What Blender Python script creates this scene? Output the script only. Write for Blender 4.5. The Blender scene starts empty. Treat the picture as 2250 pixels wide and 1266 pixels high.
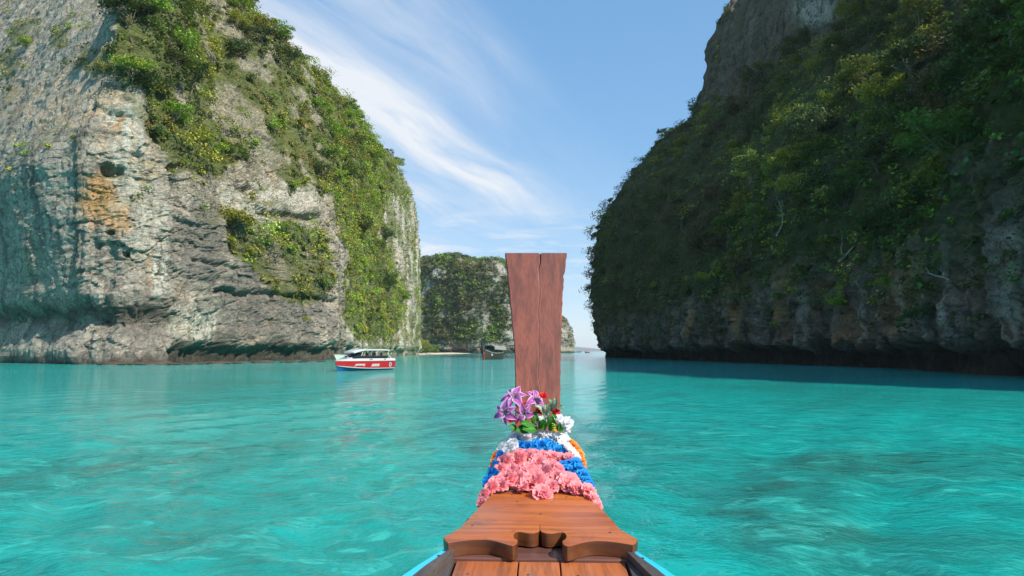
import bpy, bmesh, math, random
import numpy as np
from mathutils import Vector, Matrix, Euler
SC = bpy.context.scene
COL = SC.collection
R = math.radians
PI = math.pi

# ------------------------------------------------------------------ camera
CAM_H = 2.0
F = 1466.0                      # focal length in photo pixels (2250 wide)
PITCH = math.atan(139 / F)
cam_data = bpy.data.cameras.new('camera')
cam_data.sensor_width = 36.0
cam_data.lens = 36.0 * F / 2250.0
cam_data.clip_start = 0.05
cam_data.clip_end = 30000.0
cam = bpy.data.objects.new('camera', cam_data)
COL.objects.link(cam)
cam.location = (0, 0, CAM_H)
cam.rotation_euler = (PI / 2 + PITCH, 0, 0)
SC.camera = cam

# ------------------------------------------------------------------ light
SUN_EL = R(40.0)
SUN_H = Vector((0.80, -0.60, 0)).normalized()      # horizontal direction towards the sun
SUN_DIR = Vector((SUN_H.x * math.cos(SUN_EL), SUN_H.y * math.cos(SUN_EL), math.sin(SUN_EL)))
sun_d = bpy.data.lights.new('sun', 'SUN')
sun_d.energy = 4.1
sun_d.angle = R(0.5)
sun_d.color = (1.0, 0.91, 0.77)
sun = bpy.data.objects.new('sun', sun_d)
COL.objects.link(sun)
sun.rotation_euler = SUN_DIR.to_track_quat('Z', 'Y').to_euler()
sun.location = (0, 0, 300)

SC.view_settings.view_transform = 'Standard'
SC.view_settings.look = 'None'
SC.view_settings.exposure = 0.85
SC.view_settings.gamma = 1.0
SC.view_settings.use_curve_mapping = False
SC.render.engine = 'CYCLES'
SC.cycles.max_bounces = 6
SC.cycles.diffuse_bounces = 3
SC.cycles.glossy_bounces = 3
SC.cycles.transparent_max_bounces = 8
SC.cycles.caustics_reflective = False
SC.cycles.caustics_refractive = False


# ------------------------------------------------------------------ node helper
class NT:
    def __init__(self, tree):
        self.t = tree
        self.n = tree.nodes
        self.l = tree.links

    def link(self, a, b):
        self.l.new(a, b)

    def put(self, sock, v):
        if v is None:
            return
        if isinstance(v, bpy.types.NodeSocket):
            self.l.new(v, sock)
        else:
            if sock.type == 'RGBA' and len(v) == 3:
                v = (*v, 1)
            sock.default_value = v

    def coord(self, kind='Object'):
        return self.n.new('ShaderNodeTexCoord').outputs[kind]

    def mapping(self, vec, scale=(1, 1, 1), rot=(0, 0, 0), loc=(0, 0, 0)):
        m = self.n.new('ShaderNodeMapping')
        self.l.new(vec, m.inputs[0])
        m.inputs[1].default_value = loc
        m.inputs[2].default_value = rot
        m.inputs[3].default_value = scale
        return m.outputs[0]

    def noise(self, vec, scale, detail=4, rough=0.55, dist=0.0, color=False):
        m = self.n.new('ShaderNodeTexNoise')
        self.l.new(vec, m.inputs['Vector'])
        m.inputs['Scale'].default_value = scale
        m.inputs['Detail'].default_value = detail
        m.inputs['Roughness'].default_value = rough
        m.inputs['Distortion'].default_value = dist
        return m.outputs[1 if color else 0]

    def voronoi(self, vec, scale, feature='F1', rand=1.0):
        m = self.n.new('ShaderNodeTexVoronoi')
        m.feature = feature
        self.l.new(vec, m.inputs['Vector'])
        m.inputs['Scale'].default_value = scale
        m.inputs['Randomness'].default_value = rand
        return m.outputs['Distance']

    def ramp(self, fac, stops, interp='LINEAR'):
        m = self.n.new('ShaderNodeValToRGB')
        m.color_ramp.interpolation = interp
        el = m.color_ramp.elements
        while len(el) < len(stops):
            el.new(0.5)
        for e, (p, c) in zip(el, stops):
            e.position = p
            if not hasattr(c, '__len__'):
                c = (c, c, c)
            e.color = (*c, 1)
        self.l.new(fac, m.inputs[0])
        return m.outputs[0]

    def mix(self, fac, a, b, blend='MIX'):
        m = self.n.new('ShaderNodeMix')
        m.data_type = 'RGBA'
        m.blend_type = blend
        self.put(m.inputs[0], fac)
        self.put(m.inputs[6], a)
        self.put(m.inputs[7], b)
        return m.outputs[2]

    def math(self, op, a, b=None, c=None, clamp=False):
        m = self.n.new('ShaderNodeMath')
        m.operation = op
        m.use_clamp = clamp
        self.put(m.inputs[0], a)
        self.put(m.inputs[1], b)
        self.put(m.inputs[2], c)
        return m.outputs[0]

    def attr(self, name, out='Fac'):
        m = self.n.new('ShaderNodeAttribute')
        m.attribute_name = name
        return m.outputs[out]

    def bump(self, h, strength=0.5, dist=0.1, normal=None):
        m = self.n.new('ShaderNodeBump')
        m.inputs['Strength'].default_value = strength
        m.inputs['Distance'].default_value = dist
        self.l.new(h, m.inputs['Height'])
        if normal:
            self.l.new(normal, m.inputs['Normal'])
        return m.outputs[0]

    def addv(self, a, b, op='ADD'):
        m = self.n.new('ShaderNodeVectorMath')
        m.operation = op
        self.put(m.inputs[0], a)
        self.put(m.inputs[1], b)
        return m.outputs[0]

    def scale(self, a, s):
        m = self.n.new('ShaderNodeVectorMath')
        m.operation = 'SCALE'
        self.put(m.inputs[0], a)
        self.put(m.inputs['Scale'], s)
        return m.outputs[0]


def new_mat(name):
    m = bpy.data.materials.new(name)
    m.use_nodes = True
    nt = NT(m.node_tree)
    b = m.node_tree.nodes['Principled BSDF']
    return m, nt, b


# ------------------------------------------------------------------ sky
world = bpy.data.worlds.new('World')
SC.world = world
world.use_nodes = True
w = NT(world.node_tree)
bg = world.node_tree.nodes['Background']
sky = w.n.new('ShaderNodeTexSky')
sky.sky_type = 'NISHITA'
sky.sun_disc = False
sky.sun_elevation = SUN_EL
sky.sun_rotation = math.atan2(SUN_H.x, SUN_H.y)
sky.altitude = 0
sky.air_density = 0.8
sky.dust_density = 0.3
sky.ozone_density = 5.0
SKY_STRENGTH = 0.15
# cirrus: drawn on a flat layer high above the sea (direction / height), stretched along the wind
d = w.coord('Generated')
sep = w.n.new('ShaderNodeSeparateXYZ')
w.link(d, sep.inputs[0])
zc = w.math('MAXIMUM', sep.outputs[2], 0.0)
zc = w.math('ADD', zc, 0.16)
px_ = w.math('DIVIDE', sep.outputs[0], zc)
py_ = w.math('DIVIDE', sep.outputs[1], zc)
cmb = w.n.new('ShaderNodeCombineXYZ')
w.link(px_, cmb.inputs[0])
w.link(py_, cmb.inputs[1])
layer = cmb.outputs[0]
warp = w.noise(layer, 0.9, 3, 0.5, 0, color=True)
warp = w.addv(warp, (0.5, 0.5, 0.5), 'SUBTRACT')
lay2 = w.addv(layer, w.scale(warp, 0.22))
sp2 = w.n.new('ShaderNodeSeparateXYZ')
w.link(lay2, sp2.inputs[0])
# wind direction of the cirrus: c runs across the streaks, a along them
ca = w.math('SUBTRACT', w.math('MULTIPLY', sp2.outputs[0], 0.87), w.math('MULTIPLY', sp2.outputs[1], 0.49))
al = w.math('ADD', w.math('MULTIPLY', sp2.outputs[0], 0.49), w.math('MULTIPLY', sp2.outputs[1], 0.87))
cm2 = w.n.new('ShaderNodeCombineXYZ')
w.link(w.math('MULTIPLY', ca, 3.4), cm2.inputs[0])
w.link(w.math('MULTIPLY', al, 0.75), cm2.inputs[1])
st = cm2.outputs[0]
n1 = w.noise(st, 1.6, 6, 0.55, 0.5)
n2 = w.noise(w.mapping(st, scale=(3.2, 2.2, 1)), 1.7, 8, 0.68, 0.6)
tex = w.math('ADD', w.math('MULTIPLY', n1, 0.74), w.math('MULTIPLY', n2, 0.30))
soft = w.ramp(tex, [(0.28, 0.0), (0.72, 1.0)])


def bank(c0, wd, a_end, amp, grow=0.0):
    t = w.math('DIVIDE', w.math('SUBTRACT', ca, c0), wd)
    g = w.math('EXPONENT', w.math('MULTIPLY', w.math('MULTIPLY', t, t), -1.0))
    e = w.ramp(w.math('MULTIPLY', w.math('SUBTRACT', a_end + 0.5, al), 1.0), [(0.40, 0.0), (1.0, 1.0)])
    return w.math('MULTIPLY', w.math('MULTIPLY', g, e), amp)


dens_ = bank(-1.22, 0.115, 2.44, 1.75)
for prm in ((-0.95, 0.075, 1.62, 0.62), (-0.80, 0.06, 1.60, 0.42), (-1.50, 0.10, 2.62, 0.70), (-1.9, 0.22, 2.9, 0.4), (-2.5, 0.4, 3.2, 0.5)):
    dens_ = w.math('ADD', dens_, bank(*prm))
left_ = w.ramp(w.math('MULTIPLY', ca, -1.0), [(0.70, 0.0), (1.0, 0.24)])
dens_ = w.math('ADD', dens_, left_)
cloud = w.math('MULTIPLY', dens_, soft)
# low puffs over the open sea
lowv = w.noise(w.mapping(layer, scale=(2.2, 4.5, 1)), 1.3, 6, 0.6, 0.2)
lowm = w.math('MULTIPLY', w.ramp(sep.outputs[2], [(0.09, 0.0), (0.13, 1.0), (0.17, 0.8), (0.22, 0.0)]), w.ramp(lowv, [(0.50, 0.0), (0.66, 0.65)]))
cloud = w.math('ADD', cloud, lowm, clamp=True)
cloud = w.math('MULTIPLY', cloud, 0.93)
gm = w.n.new('ShaderNodeGamma')              # phone-camera tone curve of the open sky: flatter and more saturated
w.link(sky.outputs[0], gm.inputs[0])
gm.inputs[1].default_value = 0.37
hs = w.n.new('ShaderNodeHueSaturation')
hs.inputs['Saturation'].default_value = 1.85
hs.inputs['Value'].default_value = 1.9
w.link(gm.outputs[0], hs.inputs['Color'])
skyc = w.mix(cloud, hs.outputs[0], (3.3, 3.42, 3.6))
w.link(skyc, bg.inputs['Color'])
bg.inputs['Strength'].default_value = SKY_STRENGTH


# ------------------------------------------------------------------ projection helpers (photo pixel <-> world)
CP, SP = math.cos(PITCH), math.sin(PITCH)


def ray(px, py):
    cx, cy = (px - 1125) / F, (633 - py) / F
    return Vector((cx, CP - cy * SP, SP + cy * CP))


def at(px, py, Y):
    r = ray(px, py)
    return Vector((0, 0, CAM_H)) + r * (Y / r.y)


def on_plane(px, py, z0, slope=0.0, y0=0.0):
    """point of the ray on the plane z = z0 + slope*(y-y0)"""
    r = ray(px, py)
    t = (z0 - slope * y0 - CAM_H) / (r.z - slope * r.y)
    return Vector((0, 0, CAM_H)) + r * t


def project(P):
    P = np.asarray(P, dtype=np.float64)
    X, Y, Z = P[..., 0], P[..., 1], P[..., 2] - CAM_H
    d_ = Y * CP + Z * SP
    u_ = -Y * SP + Z * CP
    d_ = np.where(np.abs(d_) < 1e-4, 1e-4, d_)
    return 1125 + F * X / d_, 633 - F * u_ / d_, d_


# ------------------------------------------------------------------ numpy noise
def _hash(ix, iy, iz, seed):
    h = (ix.astype(np.int64) * 374761393 + iy.astype(np.int64) * 668265263 + iz.astype(np.int64) * 2147483647 + seed * 974634777) & 0xFFFFFFFF
    h = ((h ^ (h >> 13)) * 1274126177) & 0xFFFFFFFF
    h = ((h ^ (h >> 16)) * 2246822519) & 0xFFFFFFFF
    h = h ^ (h >> 15)
    return (h & 0xFFFFFF).astype(np.float64) / 0xFFFFFF


def vnoise(p, seed=0):
    """value noise in -1..1, p (...,3)"""
    i = np.floor(p)
    f = p - i
    f = f * f * f * (f * (f * 6 - 15) + 10)
    ix, iy, iz = i[..., 0], i[..., 1], i[..., 2]
    fx, fy, fz = f[..., 0], f[..., 1], f[..., 2]
    r = 0
    for dx in (0, 1):
        wx = fx if dx else 1 - fx
        for dy in (0, 1):
            wy = fy if dy else 1 - fy
            for dz in (0, 1):
                wz = fz if dz else 1 - fz
                r = r + wx * wy * wz * _hash(ix + dx, iy + dy, iz + dz, seed)
    return r * 2 - 1


def fbm(p, oct=4, seed=0, gain=0.5):
    a, s, r, q = 1.0, 0.0, 0, np.array(p, dtype=np.float64)
    for k in range(oct):
        r = r + a * vnoise(q, seed + k * 17)
        s += a
        a *= gain
        q = q * 2.03 + 11.3
    return r / s


def worley(p, seed=0):
    """F1, F2, id of the nearest cell"""
    i = np.floor(p)
    f1 = np.full(p.shape[:-1], 9.0)
    f2 = np.full(p.shape[:-1], 9.0)
    idn = np.zeros(p.shape[:-1])
    for dx in (-1, 0, 1):
        for dy in (-1, 0, 1):
            for dz in (-1, 0, 1):
                cx, cy, cz = i[..., 0] + dx, i[..., 1] + dy, i[..., 2] + dz
                hx = _hash(cx, cy, cz, seed + 1)
                hy = _hash(cx, cy, cz, seed + 2)
                hz = _hash(cx, cy, cz, seed + 3)
                dd = np.sqrt((cx + hx - p[..., 0]) ** 2 + (cy + hy - p[..., 1]) ** 2 + (cz + hz - p[..., 2]) ** 2)
                nearer = dd < f1
                f2 = np.where(nearer, f1, np.minimum(f2, dd))
                idn = np.where(nearer, hx, idn)
                f1 = np.where(nearer, dd, f1)
    return f1, f2, idn


def sstep(a, b, x):
    t = np.clip((x - a) / (b - a), 0, 1)
    return t * t * (3 - 2 * t)


# ------------------------------------------------------------------ mesh helpers
def tag(o, label=None, cat=None, group=None, kind=None):
    if label:
        o['label'] = label
    if cat:
        o['category'] = cat
    if group:
        o['group'] = group
    if kind:
        o['kind'] = kind
    return o


def np_mesh(name, V, Q=None, T=None, smooth=True, attrs=None, cols=None):
    me = bpy.data.meshes.new(name)
    V = np.ascontiguousarray(V, dtype=np.float32).reshape(-1, 3)
    nq = 0 if Q is None else len(Q)
    ntr = 0 if T is None else len(T)
    loops = []
    if nq:
        loops.append(np.asarray(Q, dtype=np.int32).ravel())
    if ntr:
        loops.append(np.asarray(T, dtype=np.int32).ravel())
    li = np.concatenate(loops)
    starts = np.concatenate([np.arange(nq) * 4, nq * 4 + np.arange(ntr) * 3]).astype(np.int32)
    me.vertices.add(len(V))
    me.vertices.foreach_set('co', V.ravel())
    me.loops.add(len(li))
    me.loops.foreach_set('vertex_index', li)
    me.polygons.add(nq + ntr)
    me.polygons.foreach_set('loop_start', starts)
    me.update(calc_edges=True)
    me.polygons.foreach_set('use_smooth', np.full(nq + ntr, smooth, dtype=bool))
    for k, a in (attrs or {}).items():
        at_ = me.attributes.new(k, 'FLOAT', 'POINT')
        at_.data.foreach_set('value', np.ascontiguousarray(a, dtype=np.float32).ravel())
    for k, a in (cols or {}).items():
        at_ = me.attributes.new(k, 'FLOAT_COLOR', 'POINT')
        a = np.asarray(a, dtype=np.float32)
        a4 = np.ones((len(V), 4), dtype=np.float32)
        a4[:, :3] = a.reshape(-1, 3)
        at_.data.foreach_set('color', a4.ravel())
    me.validate()
    return me


def link(name, me, mat=None, parent=None):
    o = bpy.data.objects.new(name, me)
    COL.objects.link(o)
    if mat is not None and me is not None and len(me.materials) == 0:
        me.materials.append(mat)
    if parent is not None:
        o.parent = parent
    return o


def empty(name, loc=(0, 0, 0), rz=0.0):
    o = bpy.data.objects.new(name, None)
    o.empty_display_size = 0.3
    COL.objects.link(o)
    o.location = loc
    o.rotation_euler = (0, 0, rz)
    return o


class MB:
    """small mesh builder: vertices + faces lists"""

    def __init__(self):
        self.v, self.f = [], []

    def add(self, vs, fs):
        o = len(self.v)
        self.v += [tuple(x) for x in vs]
        self.f += [tuple(i + o for i in q) for q in fs]
        return self

    def box(self, a, b):
        (x0, y0, z0), (x1, y1, z1) = a, b
        return self.add([(x0, y0, z0), (x1, y0, z0), (x1, y1, z0), (x0, y1, z0), (x0, y0, z1), (x1, y0, z1), (x1, y1, z1), (x0, y1, z1)],
                        [(0, 3, 2, 1), (4, 5, 6, 7), (0, 1, 5, 4), (1, 2, 6, 5), (2, 3, 7, 6), (3, 0, 4, 7)])

    def hexa(self, bot, top):
        return self.add(list(bot) + list(top), [(0, 3, 2, 1), (4, 5, 6, 7), (0, 1, 5, 4), (1, 2, 6, 5), (2, 3, 7, 6), (3, 0, 4, 7)])

    def tube(self, pts, rad, n=6, cap=True):
        pts = [Vector(p) for p in pts]
        if not hasattr(rad, '__len__'):
            rad = [rad] * len(pts)
        o = len(self.v)
        up = Vector((0.13, 0.31, 0.94))
        for i, p in enumerate(pts):
            t = (pts[min(i + 1, len(pts) - 1)] - pts[max(i - 1, 0)])
            if t.length < 1e-9:
                t = Vector((0, 0, 1))
            t.normalize()
            a = t.cross(up)
            if a.length < 0.05:
                a = t.cross(Vector((1, 0, 0)))
            a.normalize()
            b = t.cross(a)
            for k in range(n):
                an = 2 * PI * k / n
                self.v.append(tuple(p + (a * math.cos(an) + b * math.sin(an)) * rad[i]))
        for i in range(len(pts) - 1):
            for k in range(n):
                k2 = (k + 1) % n
                self.f.append((o + i * n + k, o + i * n + k2, o + (i + 1) * n + k2, o + (i + 1) * n + k))
        if cap:
            self.f.append(tuple(o + k for k in range(n)))
            e = o + (len(pts) - 1) * n
            self.f.append(tuple(e + n - 1 - k for k in range(n)))
        return self

    def grid(self, P, close_u=False):
        """P: list of rows of points"""
        o = len(self.v)
        nu, nv = len(P), len(P[0])
        for r_ in P:
            self.v += [tuple(x) for x in r_]
        for i in range(nu if close_u else nu - 1):
            i2 = (i + 1) % nu
            for j in range(nv - 1):
                self.f.append((o + i * nv + j, o + i2 * nv + j, o + i2 * nv + j + 1, o + i * nv + j + 1))
        return self

    def lathe(self, prof, n=16, c=(0, 0, 0)):
        rows = []
        for k in range(n):
            an = 2 * PI * k / n
            rows.append([(c[0] + r_ * math.cos(an), c[1] + r_ * math.sin(an), c[2] + z) for r_, z in prof])
        return self.grid(rows, True)

    def mesh(self, name, smooth=False, bevel=0.0, seg=2):
        me = bpy.data.meshes.new(name)
        bm = bmesh.new()
        vs = [bm.verts.new(v) for v in self.v]
        bm.verts.ensure_lookup_table()
        for f in self.f:
            try:
                bm.faces.new([vs[i] for i in f])
            except ValueError:
                pass
        bmesh.ops.recalc_face_normals(bm, faces=bm.faces)
        if bevel > 0:
            es = [e for e in bm.edges if len(e.link_faces) == 2 and e.calc_face_angle(0) > 0.5]
            bmesh.ops.bevel(bm, geom=es, offset=bevel, segments=seg, affect='EDGES', profile=0.5, clamp_overlap=True)
        bm.to_mesh(me)
        bm.free()
        if smooth:
            me.polygons.foreach_set('use_smooth', np.full(len(me.polygons), True))
            if smooth == 'auto':
                me.set_sharp_from_angle(angle=R(35))
        return me

    def build(self, name, mat, parent=None, smooth=False, bevel=0.0, seg=2):
        return link(name, self.mesh(name, smooth, bevel, seg), mat, parent)


# ------------------------------------------------------------------ terrain: lofted cliffs
def hermite(C, knots, t):
    """C (n, ...) values at knots, evaluated at t with finite-difference tangents"""
    C = np.asarray(C, dtype=np.float64)
    knots = np.asarray(knots, dtype=np.float64)
    n = len(knots)
    sl = (C[1:] - C[:-1]) / (knots[1:] - knots[:-1]).reshape(-1, *([1] * (C.ndim - 1)))
    m = np.zeros_like(C)
    m[0], m[-1] = sl[0], sl[-1]
    h = (knots[1:] - knots[:-1]).reshape(-1, *([1] * (C.ndim - 1)))
    m[1:-1] = (sl[:-1] * h[1:] + sl[1:] * h[:-1]) / (h[1:] + h[:-1]) * 0.8
    k = np.clip(np.searchsorted(knots, t, side='right') - 1, 0, n - 2)
    hh = (knots[k + 1] - knots[k])
    s = ((t - knots[k]) / hh).reshape(-1, *([1] * (C.ndim - 1)))
    hh = hh.reshape(s.shape)
    s2, s3 = s * s, s * s * s
    return (2 * s3 - 3 * s2 + 1) * C[k] + (s3 - 2 * s2 + s) * hh * m[k] + (-2 * s3 + 3 * s2) * C[k + 1] + (s3 - s2) * hh * m[k + 1]


def grid_normals(P):
    du = np.gradient(P, axis=0)
    dv = np.gradient(P, axis=1)
    n = np.cross(du, dv)
    return n / np.maximum(np.linalg.norm(n, axis=-1, keepdims=True), 1e-9)


def loft(stations, su, sv):
    """stations: (x, y, dx, dy, [(inset, z) * 8]); su: sample spacing per segment; sv(z): sample spacing up the face"""
    C = []
    for x, y, dx, dy, prof in stations:
        L = math.hypot(dx, dy)
        dx, dy = dx / L, dy / L
        zt, it = prof[-1][1], prof[-1][0]
        pr = [(0, -2.0), (0, 2.0)] + list(prof) + [(it + 28, zt * 0.7), (it + 45, -2.0)]
        C.append([(x + dx * i, y + dy * i, z) for i, z in pr])
    C = np.array(C, dtype=np.float64)
    ch = np.linalg.norm(C[1:, :7] - C[:-1, :7], axis=-1).mean(axis=1)
    ku = np.concatenate([[0], np.cumsum(ch)])
    t = [0.0]
    for i, c in enumerate(ch):
        n = max(2, int(round(c / su[i])))
        t += [ku[i] + c * (j + 1) / n for j in range(n)]
    G = hermite(C, ku, np.array(t))
    cv = np.linalg.norm(C[:, 1:] - C[:, :-1], axis=-1).mean(axis=0)
    kv = np.concatenate([[0], np.cumsum(cv)])
    zm = C[:, :, 2].mean(axis=0)
    t = [0.0]
    for i, c in enumerate(cv):
        n = max(2, int(round(c / sv[i])))
        t += [kv[i] + c * (j + 1) / n for j in range(n)]
    G = hermite(G.transpose(1, 0, 2), kv, np.array(t)).transpose(1, 0, 2)
    return G


def quads(nu, nv):
    i = np.arange(nu - 1)[:, None] * nv + np.arange(nv - 1)[None, :]
    i = i.ravel()
    return np.stack([i, i + nv, i + nv + 1, i + 1], axis=1)


def axy(P, sx, sz):
    return np.stack([P[..., 0] / sx, P[..., 1] / sx, P[..., 2] / sz], axis=-1)


def in_poly(px, py, poly):
    inside = np.zeros(px.shape, dtype=bool)
    n = len(poly)
    j = n - 1
    for i in range(n):
        xi, yi = poly[i]
        xj, yj = poly[j]
        c = ((yi > py) != (yj > py)) & (px < (xj - xi) * (py - yi) / ((yj - yi) if yj != yi else 1e-9) + xi)
        inside ^= c
        j = i
    return inside


def soft_poly(px, py, poly, soft, nz):
    """polygon mask with an edge broken up by noise nz (in -1..1)"""
    return in_poly(px + nz[0] * soft, py + nz[1] * soft, poly)


# ------------------------------------------------------------------ rock
def rock_material(name, lightc, midc, darkc, tan, moss, crack_scale=0.28, amp=1.0):
    m, nt, b = new_mat(name)
    co = nt.coord()
    wob = nt.addv(nt.noise(co, 0.55, 5, 0.65, color=True), (0.5, 0.5, 0.5), 'SUBTRACT')
    cw = nt.addv(co, nt.scale(wob, 3.4))
    big = nt.noise(co, 0.055, 3, 0.6)
    med = nt.noise(cw, 0.33, 5, 0.62)
    fine = nt.noise(cw, 1.7, 6, 0.7)
    streak = nt.noise(nt.mapping(cw, scale=(1, 1, 0.07)), 0.42, 5, 0.65)
    streak2 = nt.noise(nt.mapping(cw, scale=(1, 1, 0.045)), 1.25, 4, 0.6)
    strata = nt.noise(nt.mapping(cw, scale=(0.10, 0.10, 1.0)), 0.85, 5, 0.65)
    c = nt.mix(nt.ramp(med, [(0.34, 0), (0.66, 1)]), midc, lightc)
    c = nt.mix(nt.ramp(streak, [(0.51, 0), (0.63, 0.85)]), c, darkc)
    c = nt.mix(nt.ramp(streak2, [(0.54, 0), (0.68, 0.8)]), c, lightc)
    tm = nt.math('MULTIPLY', nt.ramp(big, [(0.50, 0), (0.66, 1)]), nt.ramp(med, [(0.40, 0), (0.58, 0.8)]))
    c = nt.mix(tm, c, tan)
    c = nt.mix(nt.ramp(fine, [(0.30, 0.55), (0.52, 0)]), c, darkc)
    c = nt.mix(nt.ramp(strata, [(0.30, 0.5), (0.44, 0)]), c, darkc)
    # cracks between blocks
    vd = nt.voronoi(nt.mapping(cw, scale=(.62, .62, 1.7)), crack_scale, 'DISTANCE_TO_EDGE')
    vd2 = nt.voronoi(nt.mapping(cw, scale=(.7, .7, 1.6)), crack_scale * 2.9, 'DISTANCE_TO_EDGE')
    ck = nt.math('MINIMUM', nt.ramp(vd, [(0.0, 0), (0.05, 1)]), nt.ramp(vd2, [(0.0, 0.35), (0.06, 1)]))
    c = nt.mix(nt.math('MULTIPLY', nt.math('MULTIPLY', nt.math('SUBTRACT', 1.0, ck), nt.ramp(med, [(0.36, 0.15), (0.54, 1.0)])), 0.72), c, (0.05, 0.048, 0.042))
    # stains and painted shade held by the mesh: ochre, pale drip stone, dark wet band, moss
    ocn = nt.math('MULTIPLY', nt.attr('ochre'), nt.ramp(fine, [(0.25, 0.35), (0.6, 1.0)]))
    c = nt.mix(nt.math('MULTIPLY', ocn, 0.9), c, nt.mix(streak, (0.58, 0.24, 0.055), (0.66, 0.42, 0.18)))
    c = nt.mix(nt.math('MULTIPLY', nt.attr('painted_shade'), nt.ramp(streak, [(0.36, 0.85), (0.66, 0.35)])), c, nt.mix(med, (0.08, 0.083, 0.083), (0.17, 0.17, 0.16)))  # shadow painted into the rock colour as dark grey
    c = nt.mix(nt.math('MULTIPLY', nt.attr('drip'), nt.ramp(streak2, [(0.40, 0.0), (0.56, 0.95)])), c, (0.60, 0.60, 0.52))
    c = nt.mix(nt.math('MULTIPLY', nt.attr('moss'), nt.ramp(fine, [(0.40, 1.0), (0.90, 0.72)])), c, nt.mix(med, moss, (moss[0] * 1.9, moss[1] * 1.7, moss[2] * 1.5)))
    c = nt.mix(nt.math('MULTIPLY', nt.attr('wet'), nt.ramp(streak, [(0.3, 1.0), (0.75, 0.72)])), c, (0.028, 0.028, 0.024))
    b.inputs['Roughness'].default_value = 0.88
    b.inputs['Specular IOR Level'].default_value = 0.25
    line = nt.noise(nt.mapping(cw, scale=(0.16, 0.16, 1.0)), 2.6, 4, 0.6)
    c = nt.mix(nt.ramp(line, [(0.31, 0.55), (0.40, 0)]), c, darkc)
    nt.put(b.inputs['Base Color'], c)
    h = nt.math('ADD', nt.math('MULTIPLY', fine, 0.5), nt.math('MULTIPLY', ck, 0.22))
    h = nt.math('ADD', h, nt.math('MULTIPLY', strata, 0.5))
    h = nt.math('ADD', h, nt.math('MULTIPLY', nt.noise(cw, 5.5, 5, 0.7), 0.28))
    nt.put(b.inputs['Normal'], nt.bump(h, 1.0, 0.75 * amp))
    return m


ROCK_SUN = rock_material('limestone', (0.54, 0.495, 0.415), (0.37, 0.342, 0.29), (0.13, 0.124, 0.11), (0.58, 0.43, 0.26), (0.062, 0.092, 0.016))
ROCK_SHADE = rock_material('shaded_limestone', (0.28, 0.235, 0.19), (0.15, 0.122, 0.097), (0.045, 0.037, 0.03), (0.25, 0.145, 0.08), (0.042, 0.062, 0.016))  # same limestone with the right cliff's shade put into darker colours
ROCK_FAR = rock_material('far_limestone', (0.40, 0.38, 0.34), (0.26, 0.25, 0.22), (0.10, 0.10, 0.09), (0.44, 0.35, 0.22), (0.05, 0.065, 0.022), 0.12, 3.0)

# ---- the pale cliff on the left
Dp = [(-4.5, 18), (-8, 32), (-5, 38), (4, 53), (20, 78), (45, 104), (80, 122), (110, 128)]
LEFT = [
    (-330, 240, -.45, .89, [(i, z * 1.5) for i, z in Dp]), (-180, 172, -.45, .89, [(i, z * 1.3) for i, z in Dp]), (-120, 138, -.45, .89, [(i, z * 1.08) for i, z in Dp]), (-92, 120, -.42, .9, Dp), (-80, 112.5, -.42, .9, Dp),
    (-70.5, 106.5, -.3, .95, [(-2.6, 18), (-4.6, 31), (-2, 38), (6, 57), (22, 81), (45, 106), (80, 124), (110, 129)]),
    (-65.5, 103, -.2, .98, [(-.4, 20), (-.8, 33), (2, 45), (7, 61), (22, 85), (50, 108), (80, 125), (110, 130)]),
    (-60.0, 103.5, -.3, .95, [(0, 20), (1.5, 33), (4, 46), (10, 60), (25, 84), (50, 108), (80, 125), (110, 130)]),
    (-56.0, 112, -.45, .89, [(1, 20), (2, 32), (10, 45), (20, 60), (35, 80), (60, 105), (85, 125), (110, 130)]),
    (-52, 128, -.6, .8, [(1, 20), (4, 30), (10, 42), (20, 58), (33, 78), (55, 102), (80, 122), (110, 128)]),
    (-47.3, 143, -.75, .66, [(1, 20), (4, 32), (9, 45), (17, 62), (29, 82), (50, 105), (75, 122), (105, 127)]),
    (-42.8, 163, -.85, .5, [(1, 18), (3, 32), (8, 47), (16, 66), (27, 86), (45, 106), (68, 118), (95, 122)]),
    (-45.4, 205, -.97, .24, [(2, 25), (5, 45), (9, 65), (15, 83), (26, 100), (45, 112), (65, 115), (90, 116)]),
    (-49.7, 265, -1, .1, [(2, 30), (5, 55), (9, 78), (14, 95), (22, 105), (40, 111), (60, 112), (85, 112)]),
    (-53.3, 340, -1, .05, [(1, 30), (3, 60), (5, 85), (8, 97), (14, 105), (30, 109), (50, 110), (75, 110)]),
    (-56.5, 405, -1, .1, [(0, 30), (1, 65), (3, 88), (7, 98), (14, 103), (28, 106), (48, 107), (70, 106)]),
    (-62, 432, -.95, -.3, [(0, 30), (1, 62), (3, 84), (7, 94), (14, 99), (26, 102), (42, 103), (60, 102)]),
    (-85, 455, -.4, -.9, [(0, 28), (1, 55), (3, 76), (7, 86), (14, 92), (22, 96), (30, 98), (40, 98)]),
    (-140, 470, 0, -1, [(0, 28), (1, 55), (3, 76), (7, 86), (14, 92), (22, 96), (30, 98), (40, 98)]),
]
LSU = [9, 3, 1.0, 0.45, 0.40, 0.38, 0.36, 0.38, 0.40, 0.42, 0.46, 0.62, 0.9, 1.1, 1.3, 1.3, 3, 8]
LSV = [1, 0.36, 0.36, 0.4, 0.45, 0.5, 0.7, 1.0, 2.5, 9, 12]


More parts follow.
